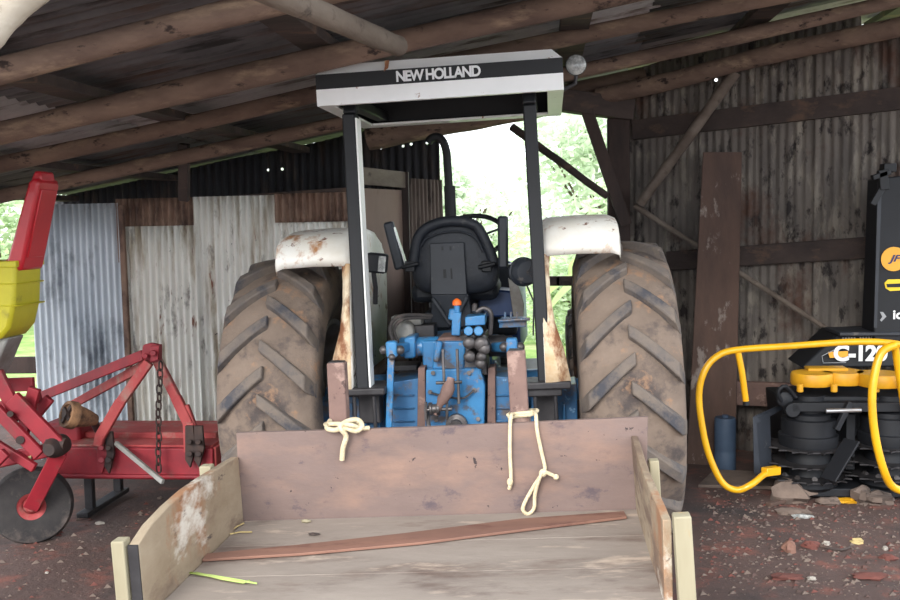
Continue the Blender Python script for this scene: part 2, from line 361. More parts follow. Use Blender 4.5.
# eave beam, kinked post head, posts round the opening
b = MB(); b.beam(P(500, 92, 6.7), P(632, 110, 6.9), .13, .15); tag(b.build('tie_beam', 'darkwood', bevel=.008), 'short dark tie beam resting on the post head right of canopy', 'beam')
b = MB(); b.beam(P(618, 118, 6.95), P(620, 470, 6.95), .155, .13, (0, 1, 0)); tag(b.build('wall_post', 'postwood', bevel=.01), 'thick dark upright post at the left end of the grey wall', 'post')
b = MB(); b.beam(P(585, 105, 6.8), P(626, 225, 6.83), .085, .06, (0, 1, 0)); tag(b.build('brace', 'postwood', bevel=.006), 'dark wooden brace slanting from tie beam to the thick post', 'brace')
log('brace_pole', P(512, 127, 7.1), P(607, 196, 6.8), .03, .026, 'darkwood', 'thin dark pole slanting across the bright opening', 'brace', .01, seed=5)
log('brace_pole', P(736, 72, 6.48), P(640, 204, 6.75), .038, .034, 'log_grey', 'greyish pole slanting across the upper right wall', 'brace', .008, seed=6)
log('brace_pole', P(635, 206, 6.78), P(832, 332, 6.15), .02, .016, 'log_grey', 'thin grey pole slanting down behind the leaning board', 'brace', .008, seed=8)
b = MB(); b.beam(P(556, 281, 7.0), P(592, 281, 7.0) + Vector((.3, 0, 0)), .05, .07); b.beam(P(545, 281, 7.0), P(560, 281, 7.0), .05, .07)
tag(b.build('fence_rail', 'darkwood', bevel=.005), 'dark horizontal rail across the opening beside the right rear tyre', 'rail')
b = MB(); b.beam(P(184, 196, 6.1) + Vector((0, 0, -.03)), P(184, 144, 6.0), .065, .05, (0, 1, 0)); tag(b.build('stub_post', 'darkwood', bevel=.004), 'short square stub post between white wall top and log rafter', 'post')

# ------------------------------------------------------------------ walls
Yl = 6.15
def wl(px): return P(px, 220, Yl).x
def lsheet(pa, pb, top, bot, mat, name='wall_left', dy=0, pitch=.0455, amp=.0135, lab=None):
    a = wl(pa); c = wl(pb); zt = P((pa + pb) / 2, top, Yl).z; zb = -.03 if bot is None else P((pa + pb) / 2, bot, Yl).z
    sheet(name, (a, Yl + dy, zb), (c - a, 0, 0), (0, 0, zt - zb), (0, -1, 0), pitch, amp, mat, nv=6, label=lab)
lsheet(28, 119, 204, None, 'sheet_blue', lab='bluish grey corrugated iron sheet wall at left')
lsheet(122, 196, 226, None, 'sheet_white', dy=-.012, lab='rust-stained white corrugated sheet wall')
lsheet(115, 196, 198, 262, 'sheet_rust', dy=.02, lab='rusty brown corrugated strip above the white sheet')
lsheet(193, 352, 195, None, 'sheet_white', dy=.012, lab='taller white corrugated sheet wall behind the left tyre')
lsheet(276, 350, 193, 222, 'sheet_rust', dy=-.02, lab='rusty corrugated patch on the white sheet')
b = MB(); b.beam(P(121, 205, Yl - .04), P(121, 205, Yl - .04) * 1 + Vector((0, 0, -1.72)), .035, .03, (0, 1, 0)); tag(b.build('trim_1', 'sheet_rust', bevel=.003), 'rusty angle trim between blue and white sheets', kind='structure')
b = MB(); b.beam((wl(30), Yl + .06, 1.70), (wl(352), Yl + .06, 1.80), .05, .07); tag(b.build('trim_2', 'darkwood'), kind='structure')
b = MB()
for x in (wl(-60), wl(30), wl(190), wl(350)): b.beam((x, Yl + .1, -.05), (x, Yl + .1, 1.75), .09, .07, (0, 1, 0))
tag(b.build('trim_3', 'postwood'), 'posts behind the left sheets', kind='structure')
# outside gap at far left with a grey rail
b = MB(); b.beam((P(-120, 369, Yl).x, Yl + .1, P(10, 368, Yl).z), (wl(29), Yl + .1, P(28, 367, Yl).z), .05, .115); tag(b.build('fence_rail', 'postwood', bevel=.006), 'dark horizontal rail in the gap left of the blue-grey sheets', 'rail')
# dark upper wall further back, following the roof slope, with a slit of daylight above
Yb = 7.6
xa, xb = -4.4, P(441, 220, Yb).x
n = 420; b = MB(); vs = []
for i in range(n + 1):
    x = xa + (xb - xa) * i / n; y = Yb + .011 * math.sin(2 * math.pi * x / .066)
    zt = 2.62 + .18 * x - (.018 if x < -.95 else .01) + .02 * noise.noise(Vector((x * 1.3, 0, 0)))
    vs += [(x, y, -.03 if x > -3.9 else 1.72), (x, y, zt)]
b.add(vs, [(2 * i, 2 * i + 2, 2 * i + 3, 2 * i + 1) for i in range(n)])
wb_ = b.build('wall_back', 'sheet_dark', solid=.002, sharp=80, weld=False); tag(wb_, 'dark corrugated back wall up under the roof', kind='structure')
# punch small nail holes (daylight dots)
def punch(ob, pts):
    me = ob.data; bm = bmesh.new(); bm.from_mesh(me)
    cut = MB()
    for p in pts: cut.cyl(p - Vector((0, .08, 0)), p + Vector((0, .08, 0)), .011, 8)
    c = cut.build('cutter', 'black'); c.location = (0, 0, 0)
    md = ob.modifiers.new('h', 'BOOLEAN'); md.object = c; md.operation = 'DIFFERENCE'; md.solver = 'EXACT'
    bm.free(); bpy.context.view_layer.update()
    dg = bpy.context.evaluated_depsgraph_get(); ob.modifiers
    nm = bpy.data.meshes.new_from_object(ob.evaluated_get(dg))
    ob.modifiers.clear(); ob.data = nm; bpy.data.objects.remove(c)
punch(wb_, [P(x, y, Yb) for x, y in ((268, 170), (282, 169), (122, 201), (374, 148), (381, 148), (403, 146), (411, 144), (427, 143))])
# brown panel, lintel board and corrugated return beside the opening
b = MB(); b.prism([P(361, 188, 6.5), P(402, 190, 6.9), Vector((P(402, 190, 6.9).x, 6.9, -.03)), Vector((P(361, 188, 6.5).x, 6.5, -.03))], (0, .02, 0))
tag(b.build('wall_panel', 'panel', bevel=.003), 'flat brown board panel behind the left canopy post', kind='structure')
b = MB(); b.prism([P(355, 166, 6.45), P(406, 172, 6.9), P(406, 188, 6.9), P(355, 184, 6.45)], (0, .04, 0))
tag(b.build('lintel_board', 'log_grey', bevel=.004), 'weathered grey board above the brown panel behind left canopy post', 'board')
b = MB(); p = P(405, 172, 6.92); b.beam(p, (p.x, p.y, 0), .05, .05, (0, 1, 0)); tag(b.build('wall_post', 'postwood', bevel=.004), 'narrow dark post between brown panel and dark corrugated sheet', 'post')
a = P(405, 178, 6.95); c = P(441, 175, 7.45)
sheet('wall_back', (a.x, a.y, -.03), (c.x - a.x, c.y - a.y, 0), (0, 0, a.z + .03), (.6, -.5, 0), .058, .014, 'sheet_brown', nv=5, label='brown corrugated wall by the opening')

# right wall: comes nearer towards the right
def Yw(px): return 7.0 - .8 * (px - 635) / 265
xL, yL = P(628, 220, 7.0).x, 7.0
xR = P(1010, 220, 5.87).x; yR = 5.87
def wy(x): return yL + (yR - yL) * (x - xL) / (xR - xL)
seams = [xL] + [P(px, 220, Yw(px)).x for px in (700, 753, 813, 877, 950)] + [xR]
for i in range(6):
    x0_, x1_ = seams[i] - (.02 if i else 0), seams[i + 1]
    o0 = Vector((x0_, wy(x0_) - .01 * (i % 2), 0)); u = Vector((x1_ - x0_, wy(x1_) - wy(x0_), 0))
    n = max(8, int(u.length / .056 * 8)); b = MB(); vs = []
    nr = Vector((-(yR - yL), xR - xL, 0)).normalized() * -1
    gap = .075
    for k in range(n + 1):
        t = k / n; p = o0 + u * t + nr * (.0062 * math.sin(2 * math.pi * t * u.length / .056))
        zt = 2.62 + .18 * p.x - gap + .02 * noise.noise(Vector((p.x * 4, i, 0)))
        if p.x > 1.93: zt = min(zt, 2.71 + .03 * (p.x - 1.93) + .01 * noise.noise(Vector((p.x * 9, 0, 0))))
        for q in range(7): vs.append((p.x, p.y, -.03 + (zt + .03) * q / 6))
    b.add(vs, [(k * 7 + q, (k + 1) * 7 + q, (k + 1) * 7 + q + 1, k * 7 + q + 1) for k in range(n) for q in range(6)])
    o = b.build('wall_right', 'wall_grey', solid=.004, sharp=80, weld=False); tag(o, 'weathered grey corrugated sheet wall at right', kind='structure')
    if i in (2, 1): punch(o, [P(x, y, wy(P(x, y, 6.8).x)) for x, y in (((756, 81),) if i == 2 else ((716, 80),))])
b = MB(); b.beam(P(634, 130, 6.93), P(912, 97, 6.1), .06, .135); b.build('x', 'darkwood')
o = bpy.data.objects['x']; o.name = 'wall_beam'; tag(o, 'dark horizontal timber high on the grey right wall', 'beam')
b = MB(); b.beam(P(668, 261, 6.82), P(935, 243, 6.03), .06, .135); tag(b.build('wall_beam', 'darkwood', bevel=.006), 'dark horizontal timber at mid height on the grey right wall', 'beam')
b = MB()
p0, p1 = P(690, 462, 6.2), P(722, 153, 6.55)
b.prism([P(686, 472, 6.15), P(735, 472, 6.15), P(742, 152, 6.5), P(703, 152, 6.5), P(696, 280, 6.36)], (.01, .05, 0))
tag(b.build('leaning_board', 'boardwood', bevel=.005), 'tall wide brown board leaning on the grey right wall', 'board')
b = MB(); b.beam(P(716, 392, 6.42), P(815, 396, 6.36), .05, .16); tag(b.build('stacked_plank', 'browntube', bevel=.006), 'reddish brown plank lying behind the yellow guard', 'plank')
b = MB(); b.box(P(770, 440, 6.2) - Vector((0, 0, .12)), (.45, .3, .3)); 
# blue drum behind the guard
p = P(725, 462, 6.0); b = MB(); b.lathe([(.062, 0), (.066, .01), (.066, .12), (.063, .13), (.066, .14), (.066, .32), (.062, .34), (.02, .342), (.02, .355)], (p.x, p.y, gz(p.x, p.y)), 'Z', 24)
tag(b.build('plastic_drum', 'bluebarrel'), 'small blue plastic drum standing behind the yellow guard', 'drum')

# ================================================================== TRACTOR
TM = Matrix.Translation((-.435, 4.75, 0)) @ Matrix.Rotation(R(-1.9), 4, 'Y')
TI = TM.inverted()
tractor = thing('tractor', 'blue tractor with white sunshade canopy, seen from behind in the shed', 'tractor', (-.435, 4.75, 0), (0, R(-1.9), 0))
def TL(px, py, Y): return TI @ P(px, py, Y)
AX = .73
def V3(*a): return Vector(a)

def lugs(b, rad, hw, n, sgn_front=1, scale=1.0, h=.034):
    for s in (-1, 1):
        for k in range(n):
            ph0 = 2 * math.pi * (k + (.5 if s > 0 else 0)) / n
            rows = []
            for i in range(8):
                t = i / 7
                x = s * (-.012 + (hw + .012) * t) if t < .86 else s * (hw * (.86 + (t - .86) * .9))
                ph = ph0 - (.30 * t ** 1.1) * scale
                base = rad - .03 * (abs(x) / hw) ** 2.2 - (0 if t < .86 else (t - .85) * .45)
                top = base + h * (1 if t < .93 else .55); wd = (.027 + .008 * t)
                row = []
                for (dd, rr) in ((-wd * 1.25, base - .012), (-wd, top), (wd, top), (wd * 1.25, base - .012)):
                    a = ph + dd / rad
                    row.append((x, -math.cos(a) * rr, math.sin(a) * rr))
                rows.append(row)
            vs = [p for r_ in rows for p in r_]; fs = []
            for i in range(7):
                for j in range(3): fs.append((i * 4 + j, i * 4 + j + 1, i * 4 + j + 5, i * 4 + j + 4))
            fs += [(0, 1, 2, 3), (28, 29, 30, 31)]
            b.add(vs, fs, 1)

def wheel(cx, cy, cz, rad, hw, rr, n, parent, side, lab=None, T=None):
    o = MB()
    prof = [(rr, -.75 * hw), (rr + .05 * rad, -.85 * hw), ((rr + rad) / 2 - .02, -1.02 * hw), (rad * .90, -.97 * hw), (rad * .935, -.9 * hw), (rad - .015, -.55 * hw), (rad - .004, -.2 * hw),
            (rad - .004, .2 * hw), (rad - .015, .55 * hw), (rad * .935, .9 * hw), (rad * .90, .97 * hw), ((rr + rad) / 2 - .02, 1.02 * hw), (rr + .05 * rad, .85 * hw), (rr, .75 * hw)]
    o.lathe(prof, (0, 0, 0), 'X', 72, 0, closed=True)
    lugs(o, rad - .004, hw, n)
    for i in range(len(o.v)): o.v[i] = o.v[i] + Vector((cx, cy, cz))
    w = o.build('wheel', ['tyre', 'lug'], parent, sharp=50, bevel=.007, loc=(cx, cy, cz))
    r_ = MB()
    d = side * hw
    r_.lathe([(rr + .004, -.8 * hw), (rr + .004, -.74 * hw), (rr - .04, -.5 * hw), (rr - .05, 0), (rr - .04, .5 * hw), (rr + .004, .74 * hw), (rr + .004, .8 * hw), (rr - .02, .78 * hw), (rr - .06, .5 * hw), (rr - .07, 0), (rr - .06, -.5 * hw), (rr - .02, -.78 * hw)], (0, 0, 0), 'X', 48, closed=True)
    r_.lathe([(rr - .05, d * .1), (rr * .6, d * .3), (.12, d * .1), (.12, d * .1 + .02 * side), (rr * .6, d * .3 + .02 * side), (rr - .05, d * .1 + .02 * side)], (0, 0, 0), 'X', 48, closed=True)
    r_.cyl((-.1 * 1, 0, 0), (.1, 0, 0), .1, 24)
    for k in range(8):
        a = k * math.pi / 4; r_.cyl((d * .1, math.cos(a) * .075, math.sin(a) * .075), (d * .1 + .05 * side, math.cos(a) * .075, math.sin(a) * .075), .012, 8)
    q = r_.build('rim', 'rim', w, sharp=40)
    return w
wheel(-.83, 0, AX, .70, .235, .40, 18, tractor, -1)
wheel(.81, 0, AX, .70, .228, .40, 18, tractor, 1)
for s in (-1, 1):
    wheel(s * .70, 2.15, .47, .445, .14, .27, 18, tractor, s)

# fenders
def arc(r, a0, a1, n): return [(-math.cos(R(a0 + (a1 - a0) * i / n)) * r, math.sin(R(a0 + (a1 - a0) * i / n)) * r + AX) for i in range(n + 1)]
for s in (-1, 1):
    b = MB()
    xi, xo = s * .435, s * .79
    # top shell: cross-section from inner wall up over to the outer lip, swept round the wheel
    path = [(-.475, AX + .725), (-.462, AX + .755), (-.435, AX + .80), (-.37, AX + .835), (-.22, AX + .855), (0, AX + .862), (.2, AX + .845), (.40, AX + .78), (.50, AX + .70)]
    path2 = [(y * 0.93, AX + (z - AX) * .945) for (y, z) in path]
    sec = []
    for (y, z), (y2, z2) in zip(path, path2):
        sec.append([(xi, y * .955, AX + (z - AX) * .955), (xi + s * .006, y * .985, AX + (z - AX) * .985), (xi + s * .03, y, z), ((xi + xo) / 2, y, z + .004), (xo - s * .035, y, z), (xo - s * .006, y * .99, AX + (z - AX) * .985), (xo, y * .955, AX + (z - AX) * .955)])
    nq = 7
    vs = [p for r_ in sec for p in r_]
    b.add(vs, [(i * nq + j, i * nq + j + 1, (i + 1) * nq + j + 1, (i + 1) * nq + j) for i in range(len(sec) - 1) for j in range(nq - 1)])
    # rear roll of the top shell
    e = sec[0]; vs = [Vector(p) for p in e] + [Vector(p) + Vector((0, .012, -.035)) for p in e]
    b.add(vs, [(j, j + 1, j + 1 + nq, j + nq) for j in range(nq - 1)])
    # inner wall
    edge = [(-.475, AX + .69), (-.50, AX + .62), (-.53, AX + .52), (-.555, AX + .40), (-.575, AX + .28), (-.60, AX + .14)]
    poly = edge + [(-.3, AX + .12), (-.1, AX + .16), (.3, AX + .16), (.42, AX + .4)] + [(y * .955, AX + (z - AX) * .955) for (y, z) in reversed(path)]
    k = len(poly)
    b.add([(xi, y, z) for y, z in poly], [tuple(range(k))])
    f = b.build('fender', 'white_rust', tractor, solid=.005, sharp=50)
    # rusty rear flange
    b = MB(); wdt = [.045, .04, .035, .035, .05, .085, .11]
    ed = [(-.472, AX + .70)] + edge
    vs = []
    for (y, z), w_ in zip(ed, wdt): vs += [(xi, y - .002, z), (xi + s * w_, y - .002 + .02, z)]
    b.add(vs, [(2 * i, 2 * i + 1, 2 * i + 3, 2 * i + 2) for i in range(len(ed) - 1)])
    fl = b.build('flange', 'rustpaint', f, solid=.006); plabel(fl, 'rust-stained rear flange of the fender')
    # foot bracket
    b = MB(); b.box((xi - s * .02, -.52, AX + .125), (.26, .16, .035)); b.build('fender_bracket', 'darksteel', tractor, bevel=.008)

# ROPS posts
yp = 4.22
for s, (t0, t1) in ((-1, ((350, 108), (365, 388))), (1, ((529, 98), (545, 388)))):
    a = TL(*t0, yp); c = TL(*t1, yp); b = MB()
    d = (a - c).normalized()
    b.beam(c, a - d * .03, .058, .05 if s > 0 else .10, (0, 1, 0), 0)
    # bend forward into the canopy
    pts = [a - d * .03, a + Vector((0, .015, .01)), a + Vector((0, .06, .028)), a + Vector((0, .9, .05))]
    for p, q in zip(pts, pts[1:]): b.beam(p - (q - p) * .04, q, .058, .05, (0, 0, 1), 0)
    po = b.build('canopy_post', 'black', tractor, bevel=.007)
    b = MB(); xx = .029 + .0035
    b.beam(c + Vector((xx, .0, .0)), a + Vector((xx, .0, -.05)), .007, .092, (0, 1, 0))
    if s < 0: plabel(b.build('edge_highlight', 'highlight_white', po), 'painted daylight highlight along the side of the post')  # daylight reflecting off the post side, painted as a white strip
    b = MB(); b.box(c + Vector((0, .05, -.01)), (.15, .2, .04)); b.box(c + Vector((0, .12, -.1)), (.1, .1, .16))
    for k in (-1, 1):
        b.cyl(c + Vector((k * .045, -.035, -.02)), c + Vector((k * .045, -.035, -.2)), .009, 10)
    b.build('post_mount', 'darksteel', tractor, bevel=.006)

# canopy
yn, yf = 4.10 - 4.75, 5.12 - 4.75
pl, pr = TL(317, 103, 4.1), TL(564, 93, 4.1)
cxm = (pl.x + pr.x) / 2; chw = (pr.x - pl.x) / 2; zb = (pl.z + pr.z) / 2
zt = (TL(317, 62, 4.1).z + TL(550, 51, 4.1).z) / 2
def ring(ins, z, iny=None):
    iy = ins if iny is None else iny
    return [(cxm - chw + ins, yn + iy, z), (cxm + chw - ins, yn + iy, z), (cxm + chw - ins, yf - iy, z), (cxm - chw + ins, yf - iy, z)]
H = zt - zb
b = MB()
rings = [ring(0, zb), ring(.0, zb + H * .40), ring(.0, zb + H * .76), ring(.0 + .008, zb + H * .80), ring(.045, zt, .03), ]
inner = [ring(.03, zb), ring(.035, zt - .035), ]
vs = [p for r_ in rings for p in r_]
b.add(vs, []);
def band(r0, r1, mi): 
    b.add(r0 + r1, [(j, (j + 1) % 4, 4 + (j + 1) % 4, 4 + j) for j in range(4)], mi)
band(rings[0], rings[1], 0); band(rings[1], rings[2], 1); band(rings[2], rings[3], 0); band(rings[3], rings[4], 0); b.add(rings[4], [(0, 1, 2, 3)], 0)
band(rings[0], inner[0], 0); band(inner[0], inner[1], 2); b.add(inner[1], [(0, 1, 2, 3)], 2)
# flat flange under the rim
canopy = b.build('canopy', ['white', 'black', 'black'], tractor, sharp=25)
b = MB()
b.box((cxm, yf - .06, zb + .006), (chw * 2 - .02, .10, .012)); b.box((cxm, yn + .45, zt - .06), (chw * 2 - .08, .06, .03))
for s in (-1, 1): b.box((cxm + s * (chw - .045), (yn + yf) / 2, zb + .006), (.05, yf - yn - .04, .012))
plabel(b.build('canopy_frame', 'white', canopy, bevel=.003), 'pale inner frame under the canopy rim')
# the lettering on the black band (rear face)
tl, tr = TL(396.5, 82.5, 4.098), TL(481, 77.8, 4.098)
h = .062
text_on('lettering', 'NEW HOLLAND', (tl.x, yn - .002, zb + H * .45), (1, 0, 0), (0, 0, 1), tr.x - tl.x, H * .27, 'inkwhite', canopy, bold=.036, spacing=.86)
b = MB(); q = TL(387, 63, 4.098)
b.prism([(q.x - .01, yn - .003, q.z + .01), (q.x + .01, yn - .003, q.z + .012), (q.x + .004, yn - .003, q.z - .02), (q.x - .016, yn - .003, q.z - .035), (q.x - .01, yn - .003, q.z - .012)], (0, .004, 0)); b.build('rust_chip', 'rustpaint', canopy)
# worklamp on the canopy corner
q = TL(576, 65, 4.25); b = MB()
b.lathe([(.012, .07), (.03, .06), (.042, .035), (.046, .0), (.044, -.004)], q, (0, 1, 0), 28)
wlp = b.build('work_lamp', 'darksteel', tractor); b = MB(); b.lathe([(.043, 0), (.036, -.008), (.015, -.014), (.001, -.015)], q + Vector((0, -.004, 0)), (0, 1, 0), 28); plabel(b.build('lens', 'lens', wlp), 'clear round ribbed glass lens')
b = MB(); b.tube([q + Vector((0, .03, -.03)), q + Vector((-.005, .03, -.075)), q + Vector((-.06, .03, -.10))], .009, 8); b.build('bracket', 'darksteel', wlp)

# side lights: square lamp at left fender, round one at right post
q = TL(377, 263, 4.5); b = MB(); b.box(q, (.10, .07, .095), Matrix.Rotation(R(8), 3, 'Y')); ml = b.build('marker_lamp', 'black', tractor, bevel=.012)
b = MB(); b.box(q + Vector((.03, -.036, -.005)), (.035, .006, .075), Matrix.Rotation(R(8), 3, 'Y')); plabel(b.build('lens', 'lens', ml, bevel=.002), 'pale lamp lens')
b = MB(); b.tube([q + Vector((-.02, 0, -.04)), q + Vector((-.02, .03, -.12)), q + Vector((-.03, .05, -.2))], .012, 8); b.build('lamp_bracket', 'darksteel', ml)
q = TL(526, 272, 4.45); b = MB()
b.lathe([(.02, -.03), (.05, -.025), (.064, -.005), (.068, .015), (.066, .03), (.07, .033), (.07, .045), (.062, .05), (.058, .03)], q, (-.35, .93, 0), 30)
rl = b.build('flood_lamp', 'plateblack', tractor); b = MB()
for k in range(4):
    a = k * math.pi / 4; b.tube([q + Vector((math.cos(a) * .062, -.012, math.sin(a) * .062)), q + Vector((.008, -.032, 0)), q + Vector((-math.cos(a) * .062, -.012, -math.sin(a) * .062))], .0025, 6)
b.tube([q + Vector((.04, 0, 0)), q + Vector((.1, -.02, .0))], .01, 8); b.tube([q + Vector((.0, .0, -.06)), q + Vector((.03, .0, -.14)), q + Vector((.02, 0, -.3))], .004, 6)
b.build('lamp_cage', 'darksteel', rl)
b = MB(); b.tube([TL(536, 255, 4.28), TL(532, 225, 4.28), TL(531, 208, 4.26), TL(529, 190, 4.25)], .004, 6, sm=4); b.build('cable', 'rubber', tractor)

# seat
ys_ = 4.88
q = TL(451, 300, ys_); sc = ys_ / 950
seatc = TL(452, 256, ys_)
def sp(px, py, dy=0): v = TL(px, py, ys_); v.y += dy; return v
prof = [(411, 268), (413, 246), (419, 231), (428, 222), (441, 218), (456, 216.5), (470, 218), (481, 224), (489, 238), (497, 256), (499, 272), (496, 286), (484, 293), (455, 296), (425, 293), (414, 284)]
ps = smooth([sp(*p) for p in prof], 3, True)
b = MB(); cen = sum(ps, Vector()) / len(ps); k = len(ps); vs = []
for sc_, dy in ((.55, -.03), (.86, -.02), (.97, .0), (1.0, .03), (.97, .07), (.86, .10), (.55, .095)):
    for p in ps: v = cen + (p - cen) * sc_; v.y = cen.y + dy; vs.append(v)
b.add(vs, [(i * k + j, i * k + (j + 1) % k, (i + 1) * k + (j + 1) % k, (i + 1) * k + j) for i in range(6) for j in range(k)] + [tuple(range(k)), tuple(6 * k + j for j in range(k))])
back = b.build('seat_backrest', 'seatblack', tractor, sharp=60)
# raised bolster rolled over the top
b = MB(); b.tube([sp(414, 262, -.02), sp(418, 240, -.03), sp(426, 229, -.035), sp(441, 222.5, -.04), sp(456, 221, -.04), sp(470, 223, -.04), sp(479, 229, -.035), sp(488, 246, -.03), sp(494, 262, -.02)], .027, 12, sm=4)
b.build('bolster', 'seatblack', back)
b = MB(); b.tube([sp(421, 247, -.035), sp(428, 238, -.045), sp(441, 233, -.05), sp(456, 231, -.05), sp(468, 233, -.05), sp(478, 240, -.045), sp(484, 252, -.035)], .006, 8, sm=4); b.build('seam', 'plateblack', back)
b = MB(); r_ = [sp(431, 243, -.055), sp(465, 242, -.055), sp(468, 294, -.055), sp(432, 294, -.055)]
b.prism(r_, (0, .015, 0)); pb = b.build('back_plate', 'plateblack', tractor, bevel=.004)
for (x, y, w, h_) in ((443.5, 248, .009, .02), (451.5, 248, .009, .02), (446, 273, .014, .045), (452.5, 273, .008, .055)):
    b = MB(); b.box(sp(x, y, -.057), (w, .004, h_)); plabel(b.build('slot', 'black', pb), 'dark slot cut in the back plate')
for x in (411, 487):
    b = MB(); b.box(sp(x, 266, -.035), (.05, .03, .055)); b.tube([sp(x - 8, 267, -.05), sp(x + 9, 263, -.05)], .012, 8); b.build('armrest_hinge', 'black', tractor, bevel=.005)
for pts in (((389, 222), (401, 269)), ((503, 216), (503.5, 268))):
    b = MB(); a_, c_ = sp(*pts[0], -.02), sp(*pts[1], -.02)
    b.beam(c_, a_, .052, .06, (0, 1, 0)); ar = b.build('armrest', 'plateblack', tractor, bevel=.012)
    s_ = 1
    b = MB(); 
    if pts[0][0] < 450:
        b.beam(c_ + Vector((.03, 0, .03)), a_ + Vector((.03, 0, -.03)), .006, .05, (0, 1, 0)); plabel(b.build('pale_strip', 'bright', ar), 'pale strip along the side of the armrest')  # pale strip on one side of the left armrest only
    else: b.build('x', 'black') if False else None
# seat pan, cushion and pedestal
b = MB(); c0 = sp(452, 290); b.box(c0 + Vector((0, .30, -.02)), (.46, .42, .10)); b.build('seat_cushion', 'seatblack', tractor, bevel=.035)
b = MB(); b.prism([sp(433, 294, -.05), sp(469, 293, -.05), sp(474, 326, -.02), sp(431, 328, -.02)], (0, .05, 0))
b.beam(sp(434, 297, -.07), sp(452, 324, -.06), .02, .012, (0, 1, 0)); b.beam(sp(468, 296, -.07), sp(460, 312, -.06), .02, .012, (0, 1, 0))
b.box(sp(452, 322) + Vector((0, .22, -.03)), (.3, .38, .16)); b.build('seat_pedestal', 'plateblack', tractor, bevel=.005)

# steering wheel, column, dash, hood
q = TL(477, 236, 5.42); b = MB(); cw = q
tilt = Matrix.Rotation(R(38), 3, 'X')
ringp = [cw + tilt @ Vector((math.cos(2 * math.pi * i / 32) * .19 - .03, math.sin(2 * math.pi * i / 32) * .19, 0)) for i in range(32)]
b.tube(ringp, .014, 10, closed=True)
cc = cw + Vector((-.03, 0, 0))
for a in (20, 140, 265): b.beam(cc + tilt @ Vector((0, 0, -.02)), cc + tilt @ Vector((math.cos(R(a)) * .185, math.sin(R(a)) * .185, 0)), .022, .012)
b.lathe([(.045, -.04), (.045, .0), (.03, .015)], cc + tilt @ Vector((0, 0, -.02)), tilt @ Vector((0, 0, 1)), 20)
st = b.build('steering_wheel', 'black', tractor)
b = MB(); b.cyl(cc + tilt @ Vector((0, 0, -.05)), cc + Vector((0, .28, -.5)), .035, 14); b.build('steering_column', 'darksteel', st)
b = MB(); b.box((-.0, .98, 1.12), (.52, .25, .42)); b.box((0, .92, 1.30), (.44, .12, .06), Matrix.Rotation(R(-30), 3, 'X')); b.build('dashboard', 'plateblack', tractor, bevel=.02)
b = MB(); b.prism([(-.27, 1.08, .78), (-.27, 1.08, 1.27), (-.22, 1.08, 1.35), (.22, 1.08, 1.35), (.27, 1.08, 1.27), (.27, 1.08, .78)], (0, 1.55, -.10)); b.build('hood', 'blue_dark', tractor, bevel=.02)
b = MB(); b.box((0, 2.66, .93), (.44, .05, .5)); b.build('grille', 'black', tractor, bevel=.01)
b = MB(); b.box((0, 1.55, .62), (.42, 1.6, .34)); b.box((0, 2.3, .5), (.3, .6, .2)); b.build('engine', 'darksteel', tractor, bevel=.02)
b = MB(); b.box((0, 2.15, .44), (1.2, .12, .12)); b.build('front_axle', 'darksteel', tractor, bevel=.02)
# exhaust
b = MB(); ye = 6.0
pts = [TL(450, 215, ye), TL(449, 190, ye)]
b.cyl(TL(451, 235, ye) + Vector((0, 0, -.3)), TL(449.5, 186, ye), .036, 18)
b.tube([TL(449, 190, ye), TL(447.5, 165, ye), TL(446, 150, ye), TL(442, 140, ye), TL(436, 137, ye), TL(430.5, 139, ye), TL(428, 143, ye)], .026, 14, sm=4)
b.build('exhaust_pipe', 'black', tractor)
# cab platform pieces seen right of the seat
b = MB(); b.prism([TL(478, 296, 5.1), TL(500, 290, 5.1), TL(519, 292, 5.1), TL(520, 316, 5.1), TL(478, 318, 5.1)], (0, .25, 0)); b.build('side_console', 'blue_dark', tractor, bevel=.01)
b = MB(); b.prism([TL(508, 278, 5.0), TL(519, 287, 5.0), TL(524, 304, 5.0), TL(523, 322, 5.0), TL(514, 322, 5.0)], (0, .02, 0)); plabel(b.build('side_shield', 'rim', tractor, bevel=.003), 'pale grey curved metal shield right of the seat')
b = MB(); b.box((.0, .45, .74), (.84, 1.0, .03)); b.build('platform', 'darksteel', tractor, bevel=.004)

# transmission, axle housing
b = MB(); yr = 4.36
def h3(px, py, Y=4.36): return TL(px, py, Y)
for s in (-1, 1):
    b.lathe([(.15, 0), (.16, .02), (.16, .05), (.125, .07), (.11, .2), (.105, .42)], (s * .13, -.0, AX), (s, 0, 0), 28)
b.cyl((-.7, 0, AX), (.7, 0, AX), .055, 16)
b.box((0, .25, AX + .0), (.34, .7, .44))
ax = b.build('axle_housing', 'blue', tractor, bevel=.008)
# wide blue cast housings behind the trailer board
b = MB()
b.prism([h3(388, 383), h3(420, 378), h3(420, 440), h3(386, 440)], (0, .3, 0))
for y in (395, 408, 421): b.beam(h3(392, y, 4.35), h3(414, y, 4.35), .012, .008)
b.build('brake_housing', 'blue', tractor, bevel=.006); b = MB(); b.prism([h3(492, 376), h3(516, 378), h3(518, 440), h3(492, 440)], (0, .3, 0))
for y in (395, 408, 421): b.beam(h3(494, y, 4.35), h3(514, y, 4.35), .012, .008)
b.build('brake_housing', 'blue', tractor, bevel=.006); b = MB()
b.prism([h3(316, 402, 4.42), h3(384, 392, 4.42), h3(386, 440, 4.42), h3(316, 440, 4.42)], (0, .22, 0))
for x in (320, 334, 352, 366, 380): b.beam(h3(x, 402, 4.40), h3(x, 438, 4.40), .012, .03, (0, 1, 0))
b.build('final_drive_housing', 'blue', tractor, bevel=.006); b = MB(); b.prism([h3(532, 388, 4.42), h3(577, 384, 4.42), h3(578, 440, 4.42), h3(530, 440, 4.42)], (0, .22, 0))
